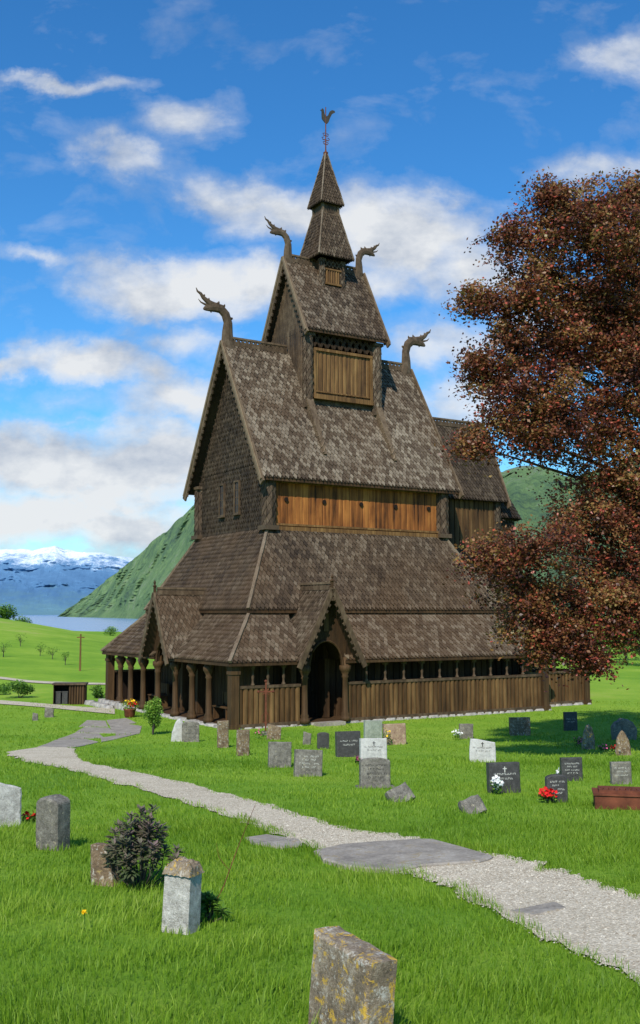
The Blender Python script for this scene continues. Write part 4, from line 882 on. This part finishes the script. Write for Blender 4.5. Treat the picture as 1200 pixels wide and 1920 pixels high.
# ------------------------------------------------------------ grass
def grass(n,y0,y1,pw,hh,ww):
    y=y0+(y1-y0)*rng.random(n)**pw; x=(rng.random(n)*2-1)*(y*.42+1.6)
    ok=np.ones(n,bool)
    for P in polys: ok&=~inpoly(x,y,P)
    dx=x+2.98; dy=y-36.2; a=.853*dx+.522*dy; b=-.522*dx+.853*dy
    ok&=~((a>-.25)&(b>-.2)&(a<18.4)&(b<12.4))
    cl=np.sin(x*3.1+np.sin(y*2.3)*2)*np.sin(y*2.7+np.sin(x*1.9)*2)
    ok&=rng.random(n)<(.7+.3*cl)
    x=x[ok];y=y[ok];cl=cl[ok];m=len(x); z=gz(x,y)
    big=np.sin(x*1.3+4)*np.sin(y*1.1+x*.5); b2=np.sin(x*.37+y*.21+1)*np.sin(y*.43-x*.3); h=hh*(.5+1.0*rng.random(m)**2)*(1+.35*cl+.3*big+.25*b2); w=ww*(.7+.6*rng.random(m))
    near=np.zeros(m)
    for gx_,gy_,gw_ in gloc:
        dd=np.hypot(x-gx_,y-gy_); near=np.maximum(near,np.clip(1.4-dd/(gw_*.7+.05),0,1))
    h*=1+.7*near*rng.random(m)
    an=rng.random(m)*6.283; le=rng.random(m)*.95*h; la=rng.random(m)*4.2+np.sin(x*.9+y*.7)*2
    bx=np.cos(an)*w/2;by=np.sin(an)*w/2; lx=np.cos(la)*le; ly=np.sin(la)*le
    B0_=np.stack([x-bx,y-by,z-.01],1);B1_=np.stack([x+bx,y+by,z-.01],1)
    M0=np.stack([x-bx*.8+lx*.35,y-by*.8+ly*.35,z+h*.55],1);M1=np.stack([x+bx*.8+lx*.35,y+by*.8+ly*.35,z+h*.55],1); TT=np.stack([x+lx,y+ly,z+h],1)
    v=np.stack([B0_,B1_,M1,M0,TT],1).reshape(-1,3); i=np.arange(m)*5
    f1=np.stack([i,i+1,i+2],1);f2=np.stack([i,i+2,i+3],1);f3=np.stack([i+3,i+2,i+4],1)
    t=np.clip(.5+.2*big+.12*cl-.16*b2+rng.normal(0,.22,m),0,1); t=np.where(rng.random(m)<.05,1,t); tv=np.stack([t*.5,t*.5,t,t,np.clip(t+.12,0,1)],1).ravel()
    return v,np.concatenate([f1,f2,f3]),tv
parts=[grass(240000,3.2,13,1.0,.066,.0055),grass(130000,10,24,1.0,.054,.010),grass(90000,20,48,1.0,.055,.02)]
off=0;VV=[];FF=[];TV=[]
for v,f,t in parts: VV.append(v);FF.append(f+off);TV.append(t);off+=len(v)
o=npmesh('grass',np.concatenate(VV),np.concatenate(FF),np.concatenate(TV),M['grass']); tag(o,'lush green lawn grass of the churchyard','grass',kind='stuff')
# ------------------------------------------------------------ light & sky
SAZ=V((-.22,-.975)); EL=R(43)
sd=V((SAZ.x*math.cos(EL),SAZ.y*math.cos(EL),math.sin(EL))).normalized()
sl=bpy.data.lights.new('sun','SUN'); sl.energy=5.0; sl.angle=R(.5); sl.color=(1,.93,.81)
so=bpy.data.objects.new('sun',sl); COL.objects.link(so); so.rotation_euler=sd.to_track_quat('Z','Y').to_euler()
w=bpy.data.worlds.new('World'); scene.world=w; w.use_nodes=True; nt=w.node_tree; bgn=nt.nodes['Background']
sky=nt.nodes.new('ShaderNodeTexSky'); sky.sky_type='NISHITA'; sky.sun_disc=False; sky.sun_elevation=EL; sky.sun_rotation=math.atan2(sd.x,sd.y); sky.ozone_density=3; sky.dust_density=.3; sky.air_density=1.0
tc=nt.nodes.new('ShaderNodeTexCoord'); sp_=nt.nodes.new('ShaderNodeSeparateXYZ'); nt.links.new(tc.outputs['Generated'],sp_.inputs[0])
yy=mth(nt,'MAXIMUM',sp_.outputs[1],.12); uu=mth(nt,'DIVIDE',sp_.outputs[0],yy); vv_=mth(nt,'DIVIDE',sp_.outputs[2],yy)
cb=nt.nodes.new('ShaderNodeCombineXYZ'); nt.links.new(uu,cb.inputs[0]); nt.links.new(vv_,cb.inputs[1])
def vm(op,a,b):
    n=nt.nodes.new('ShaderNodeVectorMath'); n.operation=op
    for i,v in enumerate((a,b)):
        if isinstance(v,bpy.types.NodeSocket): nt.links.new(v,n.inputs[i])
        elif v is not None: n.inputs[i].default_value=v
    return n
dn=nt.nodes.new('ShaderNodeTexNoise'); dn.inputs['Scale'].default_value=7; dn.inputs['Detail'].default_value=7; dn.inputs['Roughness'].default_value=.62; nt.links.new(cb.outputs[0],dn.inputs['Vector'])
dv=vm('SUBTRACT',dn.outputs['Color'],(.5,.5,.5)); dv2=vm('MULTIPLY',dv.outputs[0],(.14,.09,0)); wp=vm('ADD',cb.outputs[0],dv2.outputs[0]).outputs[0]
blobs=[(110,152,190,20,.62,0),(250,290,190,50,.55,-32),(350,215,120,50,.48,0),(420,360,170,60,.8,-20),(560,400,160,70,.9,0),(760,425,240,95,1.1,-5),(880,490,140,95,.9,0),(700,520,140,60,.65,0),(330,540,230,70,1.1,-5),(480,540,105,65,1.0,0),(160,680,130,56,1.1,-5),(30,700,75,36,.9,0),(270,700,110,45,.65,0),(340,640,140,55,.6,0),(340,760,150,60,.85,0),(120,760,150,30,.35,0),(80,870,270,72,1.15,-4),(270,885,210,95,1.15,0),(60,970,260,66,1.05,0),(260,985,230,60,.95,0),(820,640,150,70,.65,0),(880,740,140,80,.6,0),(1180,80,110,80,.55,30),(60,480,100,26,.52,-15),(1120,320,120,40,.45,0),(1000,620,170,170,.4,0),(600,1040,900,40,.7,0),(150,800,220,18,.4,0)]
acc=None
for (px,py,rx,ry,amp,rot) in blobs:
    d=ray(px,py); c=(d.x/d.y,d.z/d.y,0)
    mp=nt.nodes.new('ShaderNodeMapping'); mp.vector_type='TEXTURE'; nt.links.new(wp,mp.inputs['Vector']); mp.inputs['Location'].default_value=c; mp.inputs['Scale'].default_value=(rx/F*1.35,ry/F*1.35,1); mp.inputs['Rotation'].default_value=(0,0,R(rot))
    ln=vm('LENGTH',mp.outputs[0],None).outputs['Value']
    v=mth(nt,'MULTIPLY',mth(nt,'SUBTRACT',1,ln,clamp=True),amp)
    acc=v if acc is None else mth(nt,'MAXIMUM',acc,v)
sc=vm('MULTIPLY',cb.outputs[0],(7,11,1)); n1=nt.nodes.new('ShaderNodeTexNoise'); n1.inputs['Scale'].default_value=1.5; n1.inputs['Detail'].default_value=10; n1.inputs['Roughness'].default_value=.58; n1.inputs['Distortion'].default_value=.25; nt.links.new(sc.outputs[0],n1.inputs['Vector'])
dsum=mth(nt,'ADD',acc,mth(nt,'MULTIPLY',mth(nt,'SUBTRACT',n1.outputs['Fac'],.5),1.3))
mask=ramp(nt,dsum,[(.04,(0,0,0)),(.25,(.2,.2,.2)),(.46,(.66,.66,.66)),(.75,(.97,.97,.97))])
n2=nt.nodes.new('ShaderNodeTexNoise'); n2.inputs['Scale'].default_value=1.5; n2.inputs['Detail'].default_value=8; n2.inputs['Roughness'].default_value=.58; nt.links.new(vm('ADD',sc.outputs[0],(3,.6,2)).outputs[0],n2.inputs['Vector'])
cc=ramp(nt,mth(nt,'ADD',mth(nt,'MULTIPLY',n2.outputs['Fac'],1.15),mth(nt,'MULTIPLY',dsum,.15)),[(.44,(.40,.47,.59)),(.74,(.84,.86,.88))])
cs=vm('MULTIPLY',cc,(6.6,6.6,6.6)).outputs[0]
hs=nt.nodes.new('ShaderNodeHueSaturation'); hs.inputs['Saturation'].default_value=1.25; hs.inputs['Value'].default_value=1.04; nt.links.new(sky.outputs[0],hs.inputs['Color'])
sk=mix(nt,1.0,hs.outputs[0],(.62,.98,1.13),'MULTIPLY')
fin=mix(nt,mask,sk,cs); nt.links.new(fin,bgn.inputs['Color']); bgn.inputs['Strength'].default_value=.148
try: w.cycles.sampling_method='MANUAL'; w.cycles.sample_map_resolution=256
except Exception as e: print(e)
# camera
cd=bpy.data.cameras.new('camera'); cam=bpy.data.objects.new('camera',cd); COL.objects.link(cam); cam.location=(0,0,EYE); cam.rotation_euler=(math.pi/2+PT,0,0)
cd.sensor_fit='VERTICAL'; cd.sensor_height=24; cd.lens=24*F/1920; cd.clip_end=60000; cd.clip_start=.1; scene.camera=cam
scene.view_settings.view_transform='Standard'; scene.view_settings.look='None'; scene.view_settings.exposure=0
